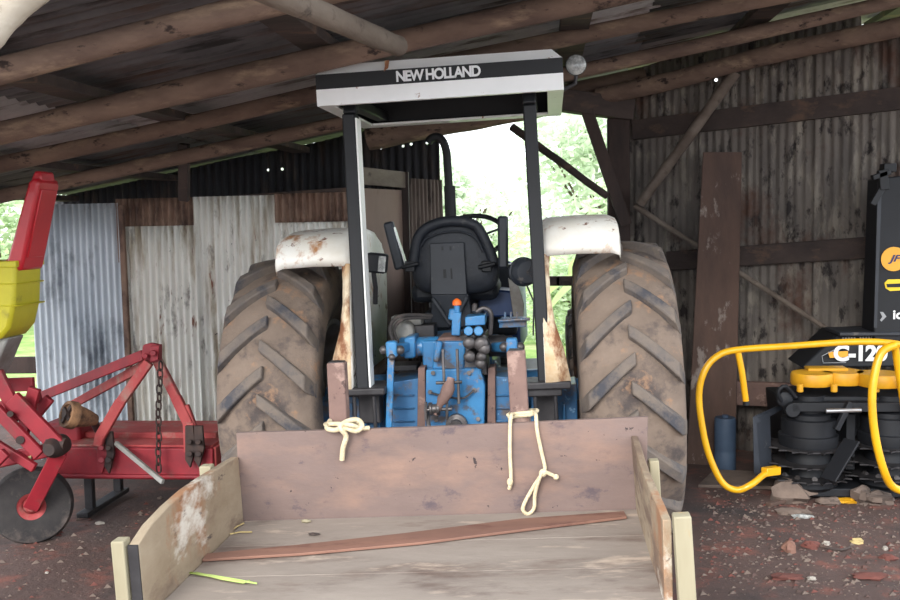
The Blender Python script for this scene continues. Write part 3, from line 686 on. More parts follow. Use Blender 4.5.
for x in (537, 551, 564): b.beam(h3(x, 402, 4.40), h3(x, 438, 4.40), .012, .03, (0, 1, 0))
b.build('final_drive_housing', 'blue', tractor, bevel=.006)
for px in (418, 488):
    b = MB(); b.prism([h3(px, 368, 4.33), h3(px + 7, 367, 4.33), h3(px + 8, 440, 4.33), h3(px - 1, 440, 4.33)], (0, .12, 0))
    plabel(b.build('housing_flange', 'browntube', tractor, bevel=.004), 'brown dirty casting flange beside the rear plate')
b = MB(); b.prism([h3(426, 370, 4.30), h3(480, 368, 4.30), h3(485, 386, 4.30), h3(484, 440, 4.30), h3(425, 440, 4.30)], (0, .15, 0)); rp_ = b.build('rear_plate', 'blue_clean', tractor, bevel=.006)
b = MB()
for (x, y) in ((433, 373), (430, 392), (474, 390), (469, 373), (478, 419), (436, 420), (452, 432)): b.cyl(h3(x, y, 4.305), h3(x, y, 4.285), .011, 6)
b.tube([h3(431, 393, 4.28), h3(448, 397, 4.27), h3(464, 398, 4.27), h3(474, 390, 4.28)], .005, 6, sm=3); b.lathe([(.05, 0), (.05, -.03), (.03, -.035), (.03, -.07)], h3(457, 424, 4.29), (0, 1, 0), 20)
b.build('bolts', 'steel', rp_)
# rockshaft housing and cross shaft
b = MB(); b.cyl(h3(400, 347, 4.45), h3(440, 346, 4.45), .046, 24); b.cyl(h3(412, 347, 4.45), h3(418, 347, 4.45), .052, 24, 1); b.prism([h3(404, 338, 4.36), h3(415, 336, 4.36), h3(415, 358, 4.36), h3(404, 359, 4.36)], (0, .14, 0))
b.prism([h3(434, 341, 4.33), h3(466, 341, 4.33), h3(464, 370, 4.33), h3(432, 369, 4.33)], (0, .25, 0)); b.prism([h3(438, 338, 4.34), h3(462, 336, 4.34), h3(464, 346, 4.34), h3(436, 347, 4.34)], (0, .2, 0), 1)
b.beam(h3(440, 341, 4.30), h3(436, 362, 4.30), .028, .03, (0, 1, 0))
b.box(h3(452, 350, 4.6), (.24, .4, .15)); b.build('lift_housing', ['blue_clean', 'browntube'], tractor, bevel=.008)
# left lift arm with ball ends and rod
def liftarm(ball, arm0, rod1, Y):
    b = MB()
    b.beam(h3(*arm0, 4.45), h3(ball[0], ball[1], Y), .05, .045); b.box(h3(ball[0], ball[1] - 1, Y), (.05, .05, .075))
    b.build('lift_arm', 'blue_clean', tractor, bevel=.01)
    b = MB(); b.ball(h3(ball[0] - 8, ball[1], Y), .022); b.ball(h3(ball[0] + 8, ball[1], Y), .022); b.cyl(h3(ball[0] - 10, ball[1], Y), h3(ball[0] + 10, ball[1], Y), .01, 10)
    b.ball(h3(ball[0], ball[1] + 7, Y - .02), .017); b.build('ball_joint', 'steel', tractor)
    b = MB(); b.beam(h3(ball[0] - 1, ball[1] + 8, Y), h3(*rod1, Y), .03, .022, (0, 1, 0)); b.cyl(h3(rod1[0], rod1[1] - 30, Y), h3(*rod1, Y), .013, 10); b.build('lift_rod', 'blue_clean', tractor, bevel=.005)
liftarm((392, 350), (412, 345), (389, 430), 4.22)
liftarm((512, 347), (490, 347), (514, 430), 4.22)
# top link brackets and the muddy links
b = MB()
for x in (444, 458): b.beam(h3(x - 1, 349, 4.24), h3(x + 1, 404, 4.22), .012, .022, (0, 1, 0)); b.beam(h3(x - 18 if x < 450 else x - 11, 402, 4.2), h3(x - 18 if x < 450 else x - 11, 420, 4.2), .012, .02, (0, 1, 0))
b.cyl(h3(436, 383, 4.22), h3(462, 382, 4.22), .008, 8); b.cyl(h3(424, 410, 4.2), h3(452, 409, 4.2), .009, 8)
b.lathe([(.03, 0), (.03, .01), (.022, .012), (.022, .03), (.03, .032), (.03, .045)], h3(430, 409, 4.2), (1, 0, 0), 14); b.build('top_link', 'steel', tractor, bevel=.002)
b = MB(); b.tube([h3(451, 378, 4.21), h3(447, 392, 4.19), h3(440, 404, 4.19), h3(436, 414, 4.2)], [.018, .03, .026, .016, .014], 10, sm=3); plabel(b.build('wrapped_rag', 'browntube', tractor), 'muddy wrapping on the top link')
# valves and couplings
b = MB()
b.prism([h3(465, 317, 4.26), h3(485, 315, 4.26), h3(485, 325, 4.26), h3(465, 326, 4.26)], (0, .12, 0)); 
for x in (468.5, 478.5): b.cyl(h3(x, 331, 4.30), h3(x, 331, 4.2), .021, 18)
b.build('valve_block', 'blue_clean', tractor, bevel=.004)
b = MB()
for (x, y, r_) in ((469, 343, .025), (481, 344, .028), (469.5, 357, .024), (481, 357, .02), (480, 364, .02), (484, 349, .024)):
    b.lathe([(r_ * .7, .14), (r_, .12), (r_, .02), (r_ * 1.15, .015), (r_ * 1.15, -.0), (r_ * .75, -.01), (r_ * .4, -.012)], h3(x, y, 4.22), (0, 1, 0), 18)
b.cyl(h3(474, 312, 4.3), h3(475, 304, 4.32), .012, 10); b.tube([h3(476, 312, 4.3), h3(484, 308, 4.3), h3(491, 314, 4.3), h3(490, 335, 4.32)], .011, 8, sm=4)
b.box(h3(475, 352, 4.44), (.12, .2, .19)); b.build('hydraulic_coupler', 'steel', tractor, bevel=.003)
b = MB(); b.lathe([(.03, 0), (.05, .01), (.052, .08), (.045, .09), (.045, .12)], h3(487, 346, 4.42), (1, 0, 0), 24); b.build('pump', 'darksteel', tractor)
b = MB(); b.beam(h3(456, 335, 4.3), h3(457, 312, 4.3), .04, .04, (0, 1, 0)); b.cyl(h3(452, 320, 4.3), h3(454, 309, 4.3), .02, 12); b.cyl(h3(457, 314, 4.3), h3(457, 305, 4.3), .014, 14)
b.build('filler_pipe', 'blue_clean', tractor, bevel=.005)
b = MB(); b.lathe([(.02, 0), (.021, .012), (.017, .022), (.004, .03)], h3(457, 305, 4.3), (0, 0, 1), 16); plabel(b.build('filler_cap', 'orange', tractor), 'orange filler cap')
b = MB(); b.prism([h3(499, 321, 4.4), h3(526, 320, 4.4), h3(526, 327, 4.4), h3(499, 328, 4.4)], (0, .18, 0)); b.cyl(h3(498, 321, 4.38), h3(530, 319, 4.38), .008, 10)
for x in (505, 511, 517): b.cyl(h3(x, 322, 4.39), h3(x, 312, 4.4), .006, 8)
b.build('step_plate', 'blue', tractor, bevel=.003)
b = MB(); b.tube([h3(432, 316, 4.5), h3(410, 315, 4.45), h3(396, 318, 4.4), h3(390, 328, 4.36), h3(393, 341, 4.3)], .009, 10, sm=5); b.tube([h3(431, 318, 4.5), h3(412, 318, 4.46), h3(400, 321, 4.42), h3(394, 330, 4.38), h3(398, 342, 4.32)], .008, 10, sm=5)
b.build('hydraulic_hose', 'rubber', tractor)
b = MB(); b.box(h3(408, 328, 4.62), (.15, .1, .13)); b.lathe([(.05, 0), (.05, .06), (.035, .075)], h3(406, 330, 4.56), (0, -1, 0), 20); b.build('battery_box', 'rim', tractor, bevel=.012)
b = MB(); b.box(h3(422, 332, 4.6), (.14, .12, .08)); b.build('side_bracket', 'darksteel', tractor, bevel=.006); b = MB(); b.box(h3(405, 366, 4.55), (.14, .14, .03)); b.build('foot_step', 'darksteel', tractor, bevel=.006)
# lower links reaching back towards the carry box
for s in (-1, 1):
    b = MB(); b.beam((s * .30, -.1, .50), (s * .38, -.95, .47), .03, .06); b.build('lower_link', 'steel', tractor, bevel=.006)
b = MB(); b.tube([h3(430, 404, 4.3), h3(428, 420, 4.2), h3(430, 432, 4.18)], .01, 8, sm=3); b.build('check_chain', 'steel', tractor)

# ================================================================== CARRY BOX
BQ = Matrix.Translation((-.405, 2.75, .585)) @ Matrix.Rotation(R(-2.5), 4, 'Y')
box = thing('carry_box', 'open wooden tractor carry box with rusty headboard in the foreground', 'trailer', (-.405, 2.75, .585), (0, R(-2.5), 0))
BI = BQ.inverted(); BL = Matrix.Translation((.36, -2.75, -.6))
def BB(): return MB(BL)
def BW(): return MB(BI)
xl, xr = -1.05, .335; yb, yn_ = 3.2, 2.12
b = BW()
b.prism([P(236, 433, 3.2), P(341, 430, 3.2), P(430, 427, 3.2), P(540, 422, 3.2), P(648, 417, 3.2), P(646, 520, 3.2), P(241, 533, 3.2)], (0, .022, 0))
b.build('headboard', 'headboard', box, bevel=.003)
for k in range(5):
    y0_, y1_ = (2.12, 2.40, 2.66, 2.93, 3.199)[k - 1] if k else 1.9, (2.12, 2.40, 2.66, 2.93, 3.199)[k]
    b = BB(); b.box(((xl + xr) / 2, (y0_ + y1_) / 2, .586), (xr - xl - .004, y1_ - y0_ - .001, .026)); b.build('floor_plank', 'floorwood', box, bevel=.0015)
def side(x0, x1, tops, thick, yn2=2.38):
    b = BB(); n = len(tops); vs = []
    for (y, z, dx) in tops:
        for t_ in (0, thick): vs += [(x0 + t_, y, .56), (x0 + t_ + dx, y, z)]
    fs = []
    for i in range(n - 1):
        a_ = i * 4; c_ = a_ + 4
        fs += [(a_, c_, c_ + 1, a_ + 1), (a_ + 2, a_ + 3, c_ + 3, c_ + 2), (a_ + 1, c_ + 1, c_ + 3, a_ + 3), (a_, a_ + 2, c_ + 2, c_)]
    fs += [(0, 1, 3, 2), tuple((n - 1) * 4 + q for q in (0, 2, 3, 1))]
    b.add(vs, fs); return b.build('side_board', 'sidewood', box, bevel=.003, sharp=25)
sl = side(xl - .028, 0, [(2.37, .803, -.0), (2.46, .828, 0), (2.58, .842, 0), (2.72, .85, 0), (2.86, .848, 0), (3.0, .842, 0), (3.1, .838, 0), (3.195, .832, 0)], .028)
b = BB(); b.prism([(xl - .0275, 2.366, .56), (xl + .0005, 2.366, .56), (xl + .0005, 2.366, .803), (xl - .0275, 2.366, .803)], (0, -.006, 0)); plabel(b.build('end_grain', 'darksteel', sl), 'grey metal end of the left side board')
sr = side(xr - .012, 0, [(2.40, .818, .006), (2.5, .822, .004), (2.62, .826, .0), (2.74, .826, -.002), (2.84, .828, -.004), (2.95, .838, -.006), (3.06, .85, -.006), (3.12, .852, -.006), (3.195, .853, -.006)], .022)
for (x, y, zt_, w_, d_, ln) in ((-1.1, 2.37, .818, .036, .045, 0), (.382, 2.38, .838, .044, .045, -.008), (-1.1, 3.02, .85, .04, .04, 0), (.374, 3.0, .82, .03, .04, -.004)):
    b = BB(); b.beam((x, y, .38), (x + ln, y, zt_), w_, d_, (0, 1, 0)); b.build('stake', 'stakewood', box, bevel=.004)
for (t0, t1) in (((337, 362), (343, 470)), ((516, 350), (525, 470))):
    a_, c_ = P(*t0, 3.31), P(*t1, 3.29); b = BW(); b.beam(c_ + Vector((0, 0, -.16)), a_, .064, .06, (0, 1, 0))
    ms = b.build('mast', 'browntube', box, bevel=.006); b = BW(); b.beam(a_ + Vector((0, 0, -.001)), a_ + Vector((0, 0, .003)), .05, .046, (0, 1, 0)); plabel(b.build('open_end', 'darksteel', ms), 'dark open end of the square tube')
b = BB()
for x in (-.85, .1): b.box((x, 2.75, .54), (.06, 1.7, .065))
for y in (2.1, 2.7, 3.25): b.box((-.36, y, .545), (1.3, .06, .055))
for s in (-1, 1): b.beam((-.435 + s * .40, 3.25, .53), (-.435 + s * .385, 3.86, .50), .05, .05)
b.build('underframe', 'browntube', box, bevel=.004)
for x in (-.85, .1):
    for y in (2.05, 3.2):
        b = BB(); zf = .035 if x < 0 else -.005; b.box((x, y, (zf + .52) / 2), (.06, .06, .52 - zf)); b.box((x, y, zf + .01), (.12, .12, .02)); b.build('support_leg', 'browntube', box, bevel=.004)

# loose things on the bed
zb_ = .602
BN = BQ.to_3x3() @ Vector((0, 0, 1))
def Bd(px, py, z=zb_):
    d = CR @ Vector(((px - 450) / 950, (300 - py) / 950, -1)); return (CAM + d * ((BQ @ Vector((0, 0, z - .6)) - CAM).dot(BN) / d.dot(BN)))
b = MB(); b.prism([Bd(202, 562), Bd(300, 556), Bd(420, 545), Bd(530, 531), Bd(627, 519), Bd(624, 513.5), Bd(520, 521), Bd(400, 536), Bd(300, 547), Bd(207, 556)], (0, 0, .009))
tag(b.build('loose_batten', 'loosewood', bevel=.002), 'long thin reddish wooden batten lying across the carry box floor', 'batten')
b = MB()
for (pp, w_) in (([(190, 573), (212, 576), (236, 580), (257, 584)], .010), ([(196, 573), (222, 579), (244, 583), (250, 581)], .007)):
    pts = [Bd(*p, zb_ + .004) for p in pp]
    vs = []
    for i, p in enumerate(pts):
        t_ = i / 3; w2 = w_ * (1 - abs(t_ - .4) * 1.3); vs += [p + Vector((0, w2, 0)), p + Vector((0, 0, .004)), p - Vector((0, w2, 0))]
    b.add(vs, [(i * 3 + j, i * 3 + j + 1, i * 3 + j + 4, i * 3 + j + 3) for i in range(3) for j in (0, 1)])
tag(b.build('grass_blade', 'leafgreen', solid=.001), 'fresh green blades of grass lying on the box floor', 'leaf')
b = MB()
for pp in ([(226, 534), (236, 527), (244, 523)], [(230, 534), (240, 532), (252, 532)]): b.tube([Bd(*p, zb_ + .004) for p in pp], .0025, 6)
tag(b.build('straw_twig', 'straw'), 'small straw twigs in the back left corner of the box', 'twig')
b = MB(); b.ball(Bd(306, 521, zb_ + .004), .012, sc=(1.4, .6, .5), jit=.4); tag(b.build('wood_chip', 'stakewood'), 'tiny pale wood chip by the foot of the headboard', 'chip')
b = MB(); b.ball(Bd(314, 534, zb_ + .003), .013, sc=(1.3, .6, .3), jit=.6); tag(b.build('dry_leaf', 'darkwood'), 'tiny dark dry leaf on the box floor', 'leaf')

# ropes
def rp3(px, py, Y=3.18): return P(px, py, Y)
b = MB()
b.tube([rp3(330, 421, 3.26), rp3(327, 428, 3.19), rp3(335, 430, 3.17), rp3(345, 428, 3.16), rp3(356, 431, 3.165), rp3(362, 426, 3.18), rp3(358, 420, 3.2), rp3(348, 421, 3.18), rp3(340, 427, 3.15), rp3(346, 436, 3.165), rp3(343, 448, 3.175), rp3(342, 460, 3.18)], .009, 10, sm=4)
b.tube([rp3(330, 424, 3.2), rp3(340, 424, 3.17), rp3(351, 425, 3.15), rp3(360, 428, 3.18), rp3(369, 428, 3.2)], .008, 10, sm=4)
b.tube([rp3(328, 426, 3.22), P(326, 424, 3.35), P(341, 423, 3.37), P(356, 422, 3.36), rp3(360, 424, 3.2)], .008, 10, sm=4)
tag(b.build('rope', 'rope'), 'pale rope knotted round the left mast of the box', 'rope')
b = MB()
b.tube([rp3(509, 489, 3.185), rp3(511, 480, 3.18), rp3(510, 455, 3.18), rp3(510, 430, 3.18), rp3(511, 416, 3.2), P(514, 414, 3.27), P(525, 413, 3.265), P(534, 412, 3.27), rp3(536, 416, 3.195), rp3(537, 430, 3.18), rp3(541, 450, 3.18), rp3(545, 468, 3.18), rp3(542, 474, 3.175),
        rp3(534, 486, 3.18), rp3(525, 502, 3.175), rp3(523, 510, 3.17), rp3(528, 514, 3.17), rp3(534, 508, 3.175), rp3(535, 494, 3.175), rp3(540, 477, 3.16), rp3(544, 472, 3.165), rp3(550, 474, 3.17), rp3(556, 477, 3.175)], .0065, 10, sm=5)
b.tube([P(508, 418, 3.27), P(518, 416, 3.27), P(530, 415, 3.265), P(537, 411, 3.29), P(534, 410, 3.36), P(514, 412, 3.36), P(508, 415, 3.30)], .0065, 8, sm=3)
b.ball(rp3(510, 482, 3.18), .011, sc=(1, 1, 1.3)); b.ball(rp3(543, 473, 3.17), .014); b.ball(rp3(556, 477, 3.175), .010)
tag(b.build('rope', 'rope'), 'thin pale rope hanging in a loop from the right mast', 'rope')

# ================================================================== RED MOWER (left)
mower = thing('rotary_mower', 'dusty red tractor mower with three-point hitch frame and hanging chain', 'mower', (P(150, 450, 4.9).x, 5.0, 0))
MI = Matrix.Translation(-Vector(mower.location))
def MM(): return MB(MI)
Ym = 4.78
z1, z0_ = P(120, 447, Ym).z, P(120, 478, Ym).z
xa, xb = P(48, 450, Ym).x, P(214, 450, Ym).x
b = MM(); b.box(((xa + xb) / 2, Ym, (z1 + z0_) / 2), (xb - xa, .05, z1 - z0_)); b.box(((xa + xb) / 2, Ym - .02, z0_ + .02), (xb - xa, .05, .02)); b.build('front_rail', 'red', mower, bevel=.006)
b = MM(); b.box(((xa + xb) / 2, Ym + .32, z1 + .0), (xb - xa - .02, .62, .02)); b.box(((xa + xb) / 2, Ym + .62, (z1 + z0_) / 2), (xb - xa, .03, .16)); b.box(((xa + xb) / 2, Ym + .2, z1 + .02), (xb - xa - .1, .05, .04))
for x in (xa, xb): b.box((x, Ym + .32, (z1 + z0_) / 2), (.02, .64, .17))
b.build('deck', 'red_dusty', mower, bevel=.006)
for x in (xa + .12, xb - .0):
    b = MM(); b.beam((x, Ym + .1, .02), (x, Ym + .62, .02), .07, .03); b.beam((x, Ym + .2, .02), (x, Ym + .2, z1 - .05), .05, .04, (0, 1, 0)); b.beam((x, Ym + .55, .02), (x, Ym + .55, z1 - .05), .05, .04, (0, 1, 0)); b.build('skid', 'darksteel', mower, bevel=.006)
def m3(px, py, Y=4.75): return P(px, py, Y)
b = MM()
b.beam(m3(153, 352, 4.78), m3(177, 399, 4.75), .05, .035, (0, 1, 0)); b.beam(m3(176, 397, 4.75), m3(189, 424, 4.74), .055, .035, (0, 1, 0)); b.beam(m3(189, 422, 4.74), m3(190, 452, 4.74), .06, .035, (0, 1, 0)); b.beam(m3(186, 405, 4.75), m3(198, 436, 4.75), .03, .03, (0, 1, 0))
b.build('hitch_leg', 'red_dusty', mower, bevel=.006)
b = MM(); b.beam(m3(149, 362, 4.72), m3(120, 403, 4.7), .05, .035, (0, 1, 0)); b.beam(m3(121, 401, 4.7), m3(100, 437, 4.68), .055, .035, (0, 1, 0)); b.beam(m3(101, 434, 4.68), m3(98, 446, 4.68), .05, .035, (0, 1, 0)); b.build('hitch_leg', 'red_dusty', mower, bevel=.006)
for x in ((101, 446), (108, 446), (189, 440), (198, 440)):
    b = MM(); b.prism([m3(x[0] - 4, x[1] - 14, 4.70), m3(x[0] + 4, x[1] - 14, 4.70), m3(x[0] + 6, x[1] + 8, 4.70), m3(x[0] + 1, x[1] + 28, 4.70), m3(x[0] - 4, x[1] + 20, 4.70)], (0, .02, 0)); b.cyl(m3(x[0], x[1] + 2, 4.69), m3(x[0], x[1] + 2, 4.66), .014, 8); b.cyl(m3(x[0], x[1] + 14, 4.69), m3(x[0], x[1] + 14, 4.66), .016, 8)
    b.build('hitch_plate', 'chain' if x[0] > 150 or x[0] == 108 else 'red', mower, bevel=.002)
b = MM(); b.prism([m3(143, 345, 4.74), m3(150, 343, 4.74), m3(160, 345, 4.74), m3(160, 362, 4.74), m3(146, 363, 4.74), m3(141, 355, 4.74)], (0, .03, 0)); b.prism([m3(150, 346, 4.69), m3(159, 346, 4.69), m3(158, 360, 4.69), m3(150, 362, 4.69)], (0, .02, 0)); b.cyl(m3(145, 356, 4.66), m3(145, 356, 4.8), .014, 10); b.cyl(m3(153, 353, 4.66), m3(153, 353, 4.8), .016, 10)
b.build('hitch_head', 'red', mower, bevel=.003)
b = MM(); b.beam(m3(143, 355, 4.80), m3(30, 401, 5.3), .022, .055); b.build('brace', 'red', mower, bevel=.003)
b = MM(); b.beam(m3(150, 362, 4.80), m3(72, 405, 5.5), .022, .05); b.build('brace', 'red_dusty', mower, bevel=.003)
# gearbox / PTO guard
c_ = m3(66, 414, 4.55); ca = Vector((.5, .72, -.32)).normalized(); cu = ca.cross(Vector((0, 0, 1))).normalized(); cv = ca.cross(cu); b = MM()
b.lathe([(.03, .012), (.05, .012), (.052, 0), (.068, 0), (.072, .02), (.072, .045), (.06, .05), (.05, .10), (.045, .12), (.028, .17)], c_, ca, 26); pt = b.build('drive_coupling', 'pto', mower, sharp=30); plabel(pt, 'dirty yellow drive shaft coupling')
b = MM(); b.cyl(c_ - ca * .012, c_ + ca * .02, .022, 14)
for k in range(4):
    a_ = k * math.pi / 2 + .5; b.beam(c_ + ca * .008, c_ + ca * .008 + (cu * math.cos(a_) + cv * math.sin(a_)) * .05, .022, .02, tuple(ca))
b.build('coupling_cross', 'chain', pt)
b = MM(); b.cyl(c_ + ca * .15, m3(104, 440, 4.85), .022, 14); b.build('drive_shaft', 'steel', mower)
b = MM(); b.box(m3(70, 432, 5.0), (.22, .2, .14)); b.build('gearbox', 'red', mower, bevel=.02)
b = MM(); b.beam(m3(116, 443, 4.72), m3(163, 482, 4.5), .024, .02, (0, 1, 0)); plabel(b.build('prop_rod', 'rim', mower, bevel=.003), 'greyish rod slanting down from the front rail')
# chain
b = MM()
pts = [m3(161, 362, 4.68), m3(160, 385, 4.68), m3(158.5, 412, 4.68), m3(159, 440, 4.68), m3(158, 472, 4.68)]
pts = smooth(pts, 8); tot = 0; nl = 14
L = [0]
for p, q in zip(pts, pts[1:]): L.append(L[-1] + (q - p).length)
def along(s_):
    for i in range(len(L) - 1):
        if L[i + 1] >= s_: return pts[i].lerp(pts[i + 1], (s_ - L[i]) / (L[i + 1] - L[i]))
    return pts[-1]
for k in range(nl):
    c0 = along(L[-1] * (k + .5) / nl); ll = L[-1] / nl * .62; w_ = .013
    ax_ = Vector((1, 0, 0)) if k % 2 else Vector((.3, .95, 0))
    jx = random.uniform(-.004, .004)
    rg = []
    for j in range(12):
        a_ = 2 * math.pi * j / 12; rg.append(c0 + ax_ * (math.cos(a_) * w_ + jx) + Vector((0, 0, 1)) * (math.copysign(abs(math.sin(a_)) ** .6, math.sin(a_)) * ll))
    b.tube(rg, .0048, 6, closed=True)
b.build('hanging_chain', 'chain', mower)

# ================================================================== PLANTER (left edge)
pl_ = thing('planter', 'red farm implement with yellow hopper and black wheel at left edge', 'implement', (P(10, 500, 4.5).x, 4.5, 0))
PI_ = Matrix.Translation(-Vector(pl_.location))
def PB(): return MB(PI_)
def a3(px, py, Y=4.45): return P(px, py, Y)
# hopper: rounded tub
b = PB(); prof = [(-75, 264), (-75, 322), (-60, 339), (-15, 342), (0, 339), (9, 328), (14, 305), (15, 264)]
fr = [a3(*p, 4.3) for p in prof]; bk = [a3(*p, 4.3) + Vector((.0, .245, 0)) for p in prof]
k = len(fr); b.add(fr + bk, [tuple(range(k)), tuple(range(2 * k - 1, k - 1, -1))] + [(i, (i + 1) % k, k + (i + 1) % k, k + i) for i in range(k)]); hp = b.build('hopper', 'yellow_plastic', pl_, bevel=.018)
b = PB(); xh0, xh1 = a3(-76, 262, 4.28).x, a3(15.5, 262, 4.3).x; zz = a3(20, 264, 4.3).z
b.box(((xh0 + xh1) / 2, 4.422, zz), (xh1 - xh0 + .01, .26, .03)); b.box(((xh0 + xh1) / 2, 4.422, a3(15, 284, 4.3).z), (xh1 - xh0 + .004, .25, .008)); b.box(((xh0 + xh1) / 2, 4.422, a3(15, 306, 4.3).z), (xh1 - xh0 + .002, .25, .008)); b.build('hopper_rib', 'yellow_plastic', hp, bevel=.006)
# open red lid standing up
b = PB(); fr = [a3(6, 262, 4.32), a3(10, 270, 4.32), a3(21, 271, 4.32), a3(23, 262, 4.32), a3(38, 186, 4.32), a3(38, 180, 4.32), a3(33, 177, 4.32), a3(28, 182, 4.32)]
fr2 = [a3(20, 270, 4.30), a3(40, 267, 4.30), a3(44, 258, 4.30), a3(59, 190, 4.30), a3(57, 183, 4.30), a3(41, 180, 4.30), a3(37, 184, 4.30)]
b.prism(fr, (.0, .20, .0)); lid = b.build('hopper_lid', 'red_plastic', pl_, bevel=.014)
b = PB(); u_ = [a3(22.5, 258, 4.32), a3(36.8, 189, 4.32)]; b.prism([u_[0] + Vector((0, .03, 0)), u_[0] + Vector((0, .17, 0)), u_[1] + Vector((0, .17, 0)), u_[1] + Vector((0, .03, 0))], (.012, 0, 0)); b.build('lid_panel', 'red_plastic', lid, bevel=.004)
b = PB(); b.prism([a3(30, 181, 4.36), a3(34, 171, 4.36), a3(40, 171, 4.36), a3(42, 182, 4.36)], (0, .13, 0)); b.prism([a3(12, 254, 4.33), a3(1, 264, 4.33), a3(6, 271, 4.33), a3(22, 270, 4.33)], (0, .19, 0)); b.build('lid_lip', 'red_plastic', lid, bevel=.01)
b = PB(); b.prism([a3(-35, 338, 4.35), a3(8, 338, 4.35), a3(-2, 362, 4.35), a3(-14, 385, 4.35), a3(-35, 385, 4.35)], (0, .15, 0)); b.build('hopper_outlet', 'rim', pl_, bevel=.01)
for x in (-60, -10):
    b = PB(); b.beam(a3(x, 338, 4.5), a3(x - 2, 452, 4.5), .05, .05, (0, 1, 0)); b.build('upright', 'red', pl_, bevel=.005)
b = PB(); b.beam(a3(-90, 480, 4.42), a3(60, 447, 4.42), .06, .07, (0, 0, 1)); b.build('toolbar', 'red', pl_, bevel=.008)
b = PB(); b.beam(a3(-90, 425, 4.5), a3(40, 398, 4.5), .05, .05); b.build('toolbar', 'red', pl_, bevel=.006)
for (p0, p1, w_, Y) in (((-4, 372), (20, 420), .07, 4.35), ((12, 398), (58, 446), .085, 4.33), ((-8, 405), (40, 455), .06, 4.30), ((35, 388), (22, 436), .06, 4.42), ((50, 398), (28, 425), .05, 4.5), ((-10, 440), (35, 468), .045, 4.36), ((0, 385), (34, 384), .07, 4.55), ((-40, 500), (6, 452), .05, 4.28)):
    b = PB(); b.beam(a3(*p0, Y), a3(*p1, Y), w_, .03, (0, 1, 0)); b.build('frame_bar', 'red', pl_, bevel=.005)
b = PB(); b.lathe([(.03, -.08), (.05, -.045), (.055, 0), (.05, .05), (.03, .06)], a3(57, 446, 4.36), (0, 1, 0), 18); b.cyl(a3(48, 441, 4.34), a3(66, 444, 4.34), .03, 12); b.build('pivot_hub', 'chain', pl_)
for q in ((20, 440, 4.27, .02), (10, 414, 4.27, .015)):
    b = PB(); b.cyl(a3(q[0], q[1], q[2]), a3(q[0], q[1], 4.36), q[3], 10); b.build('bolt', 'chain', pl_)
b = PB(); b.prism([a3(24, 459, 4.38), a3(31, 455, 4.38), a3(31, 463, 4.38), a3(24, 465, 4.38)], (0, .004, 0)); plabel(b.build('sticker', 'sticker', pl_), 'small yellow and blue sticker')
# wheel
wc = a3(32, 505, 4.5); b = PB(); rr = wc.z + .01 - gz(wc.x, wc.y)
rr = min(rr, .2) ; axd = (.42, -.9, 0)
b.lathe([(.07, -.035), (rr * .75, -.04), (rr * .93, -.034), (rr, -.012), (rr, .012), (rr * .93, .034), (rr * .75, .04), (.07, .035)], wc, axd, 48, closed=True)
tw = b.build('wheel', 'rubber', pl_)
b = PB(); b.lathe([(.071, -.03), (.067, .0), (.071, .03), (.062, .028), (.045, .01), (.045, -.01), (.062, -.028)], wc, axd, 32, closed=True); b.lathe([(.052, -.012), (.03, .03), (.02, .05)], wc, axd, 20); b.build('rim', 'red_dusty', tw)
b = PB(); sf = Vector(axd).normalized() * .06
b.beam(a3(60, 452, 4.36), wc + sf, .075, .028, (.4, -.9, 0)); b.beam(wc + sf, wc - sf, .02, .02); b.build('wheel_fork', 'red', pl_, bevel=.005)

# ================================================================== FORAGE HARVESTER (right)
hv = thing('forage_harvester', 'black forage harvester with yellow tube guards and tall chute at right', 'harvester', (P(840, 480, 5.6).x, 5.7, 0))
HI = Matrix.Translation(-Vector(hv.location))
def HB(): return MB(HI)
def f3(px, py, Y=5.4): return P(px, py, Y)
Yg = 5.15
b = HB(); b.tube([f3(778, 471, Yg + .15), f3(765, 474, Yg + .1), f3(752, 484, Yg), f3(737, 490, Yg), f3(722, 482, Yg), f3(709, 455, Yg), f3(702, 425, Yg), f3(699, 395, Yg), f3(704, 372, Yg), f3(716, 357, Yg + .02), f3(736, 350, Yg + .04), f3(790, 346, Yg + .05), f3(850, 342, Yg + .05), f3(890, 343, Yg + .05), f3(925, 350, Yg + .05)], .018, 14, sm=5)
b.build('guard_hoop', 'yellow', hv)
b = HB(); b.tube([f3(895, 345, Yg - .01), f3(882, 352, Yg - .03), f3(875, 372, Yg - .05), f3(872, 400, Yg - .06), f3(875, 435, Yg - .06), f3(883, 468, Yg - .05), f3(893, 487, Yg), f3(915, 494, Yg + .05)], .021, 14, sm=5); b.build('guard_hoop', 'yellow', hv)
b = HB(); b.tube([f3(895, 346, Yg + .05), f3(900, 380, Yg + .1), f3(908, 430, Yg + .2)], .02, 12, sm=3); b.build('guard_bar', 'yellow', hv)
b = HB(); b.tube([f3(738, 352, Yg + .05), f3(742, 372, Yg + .06), f3(746, 402, Yg + .08)], .017, 12); b.build('guard_bar', 'yellow', hv)
b = HB(); b.cyl(f3(746, 401, Yg + .08), f3(746.4, 405, Yg + .08), .019, 12); plabel(b.build('end_plug', 'black', hv), 'black end plug of the short bar')
b = HB(); b.beam(f3(764, 472, Yg + .1), f3(778, 470, Yg + .16), .045, .045); b.build('hoop_socket', 'yellow', hv, bevel=.004)
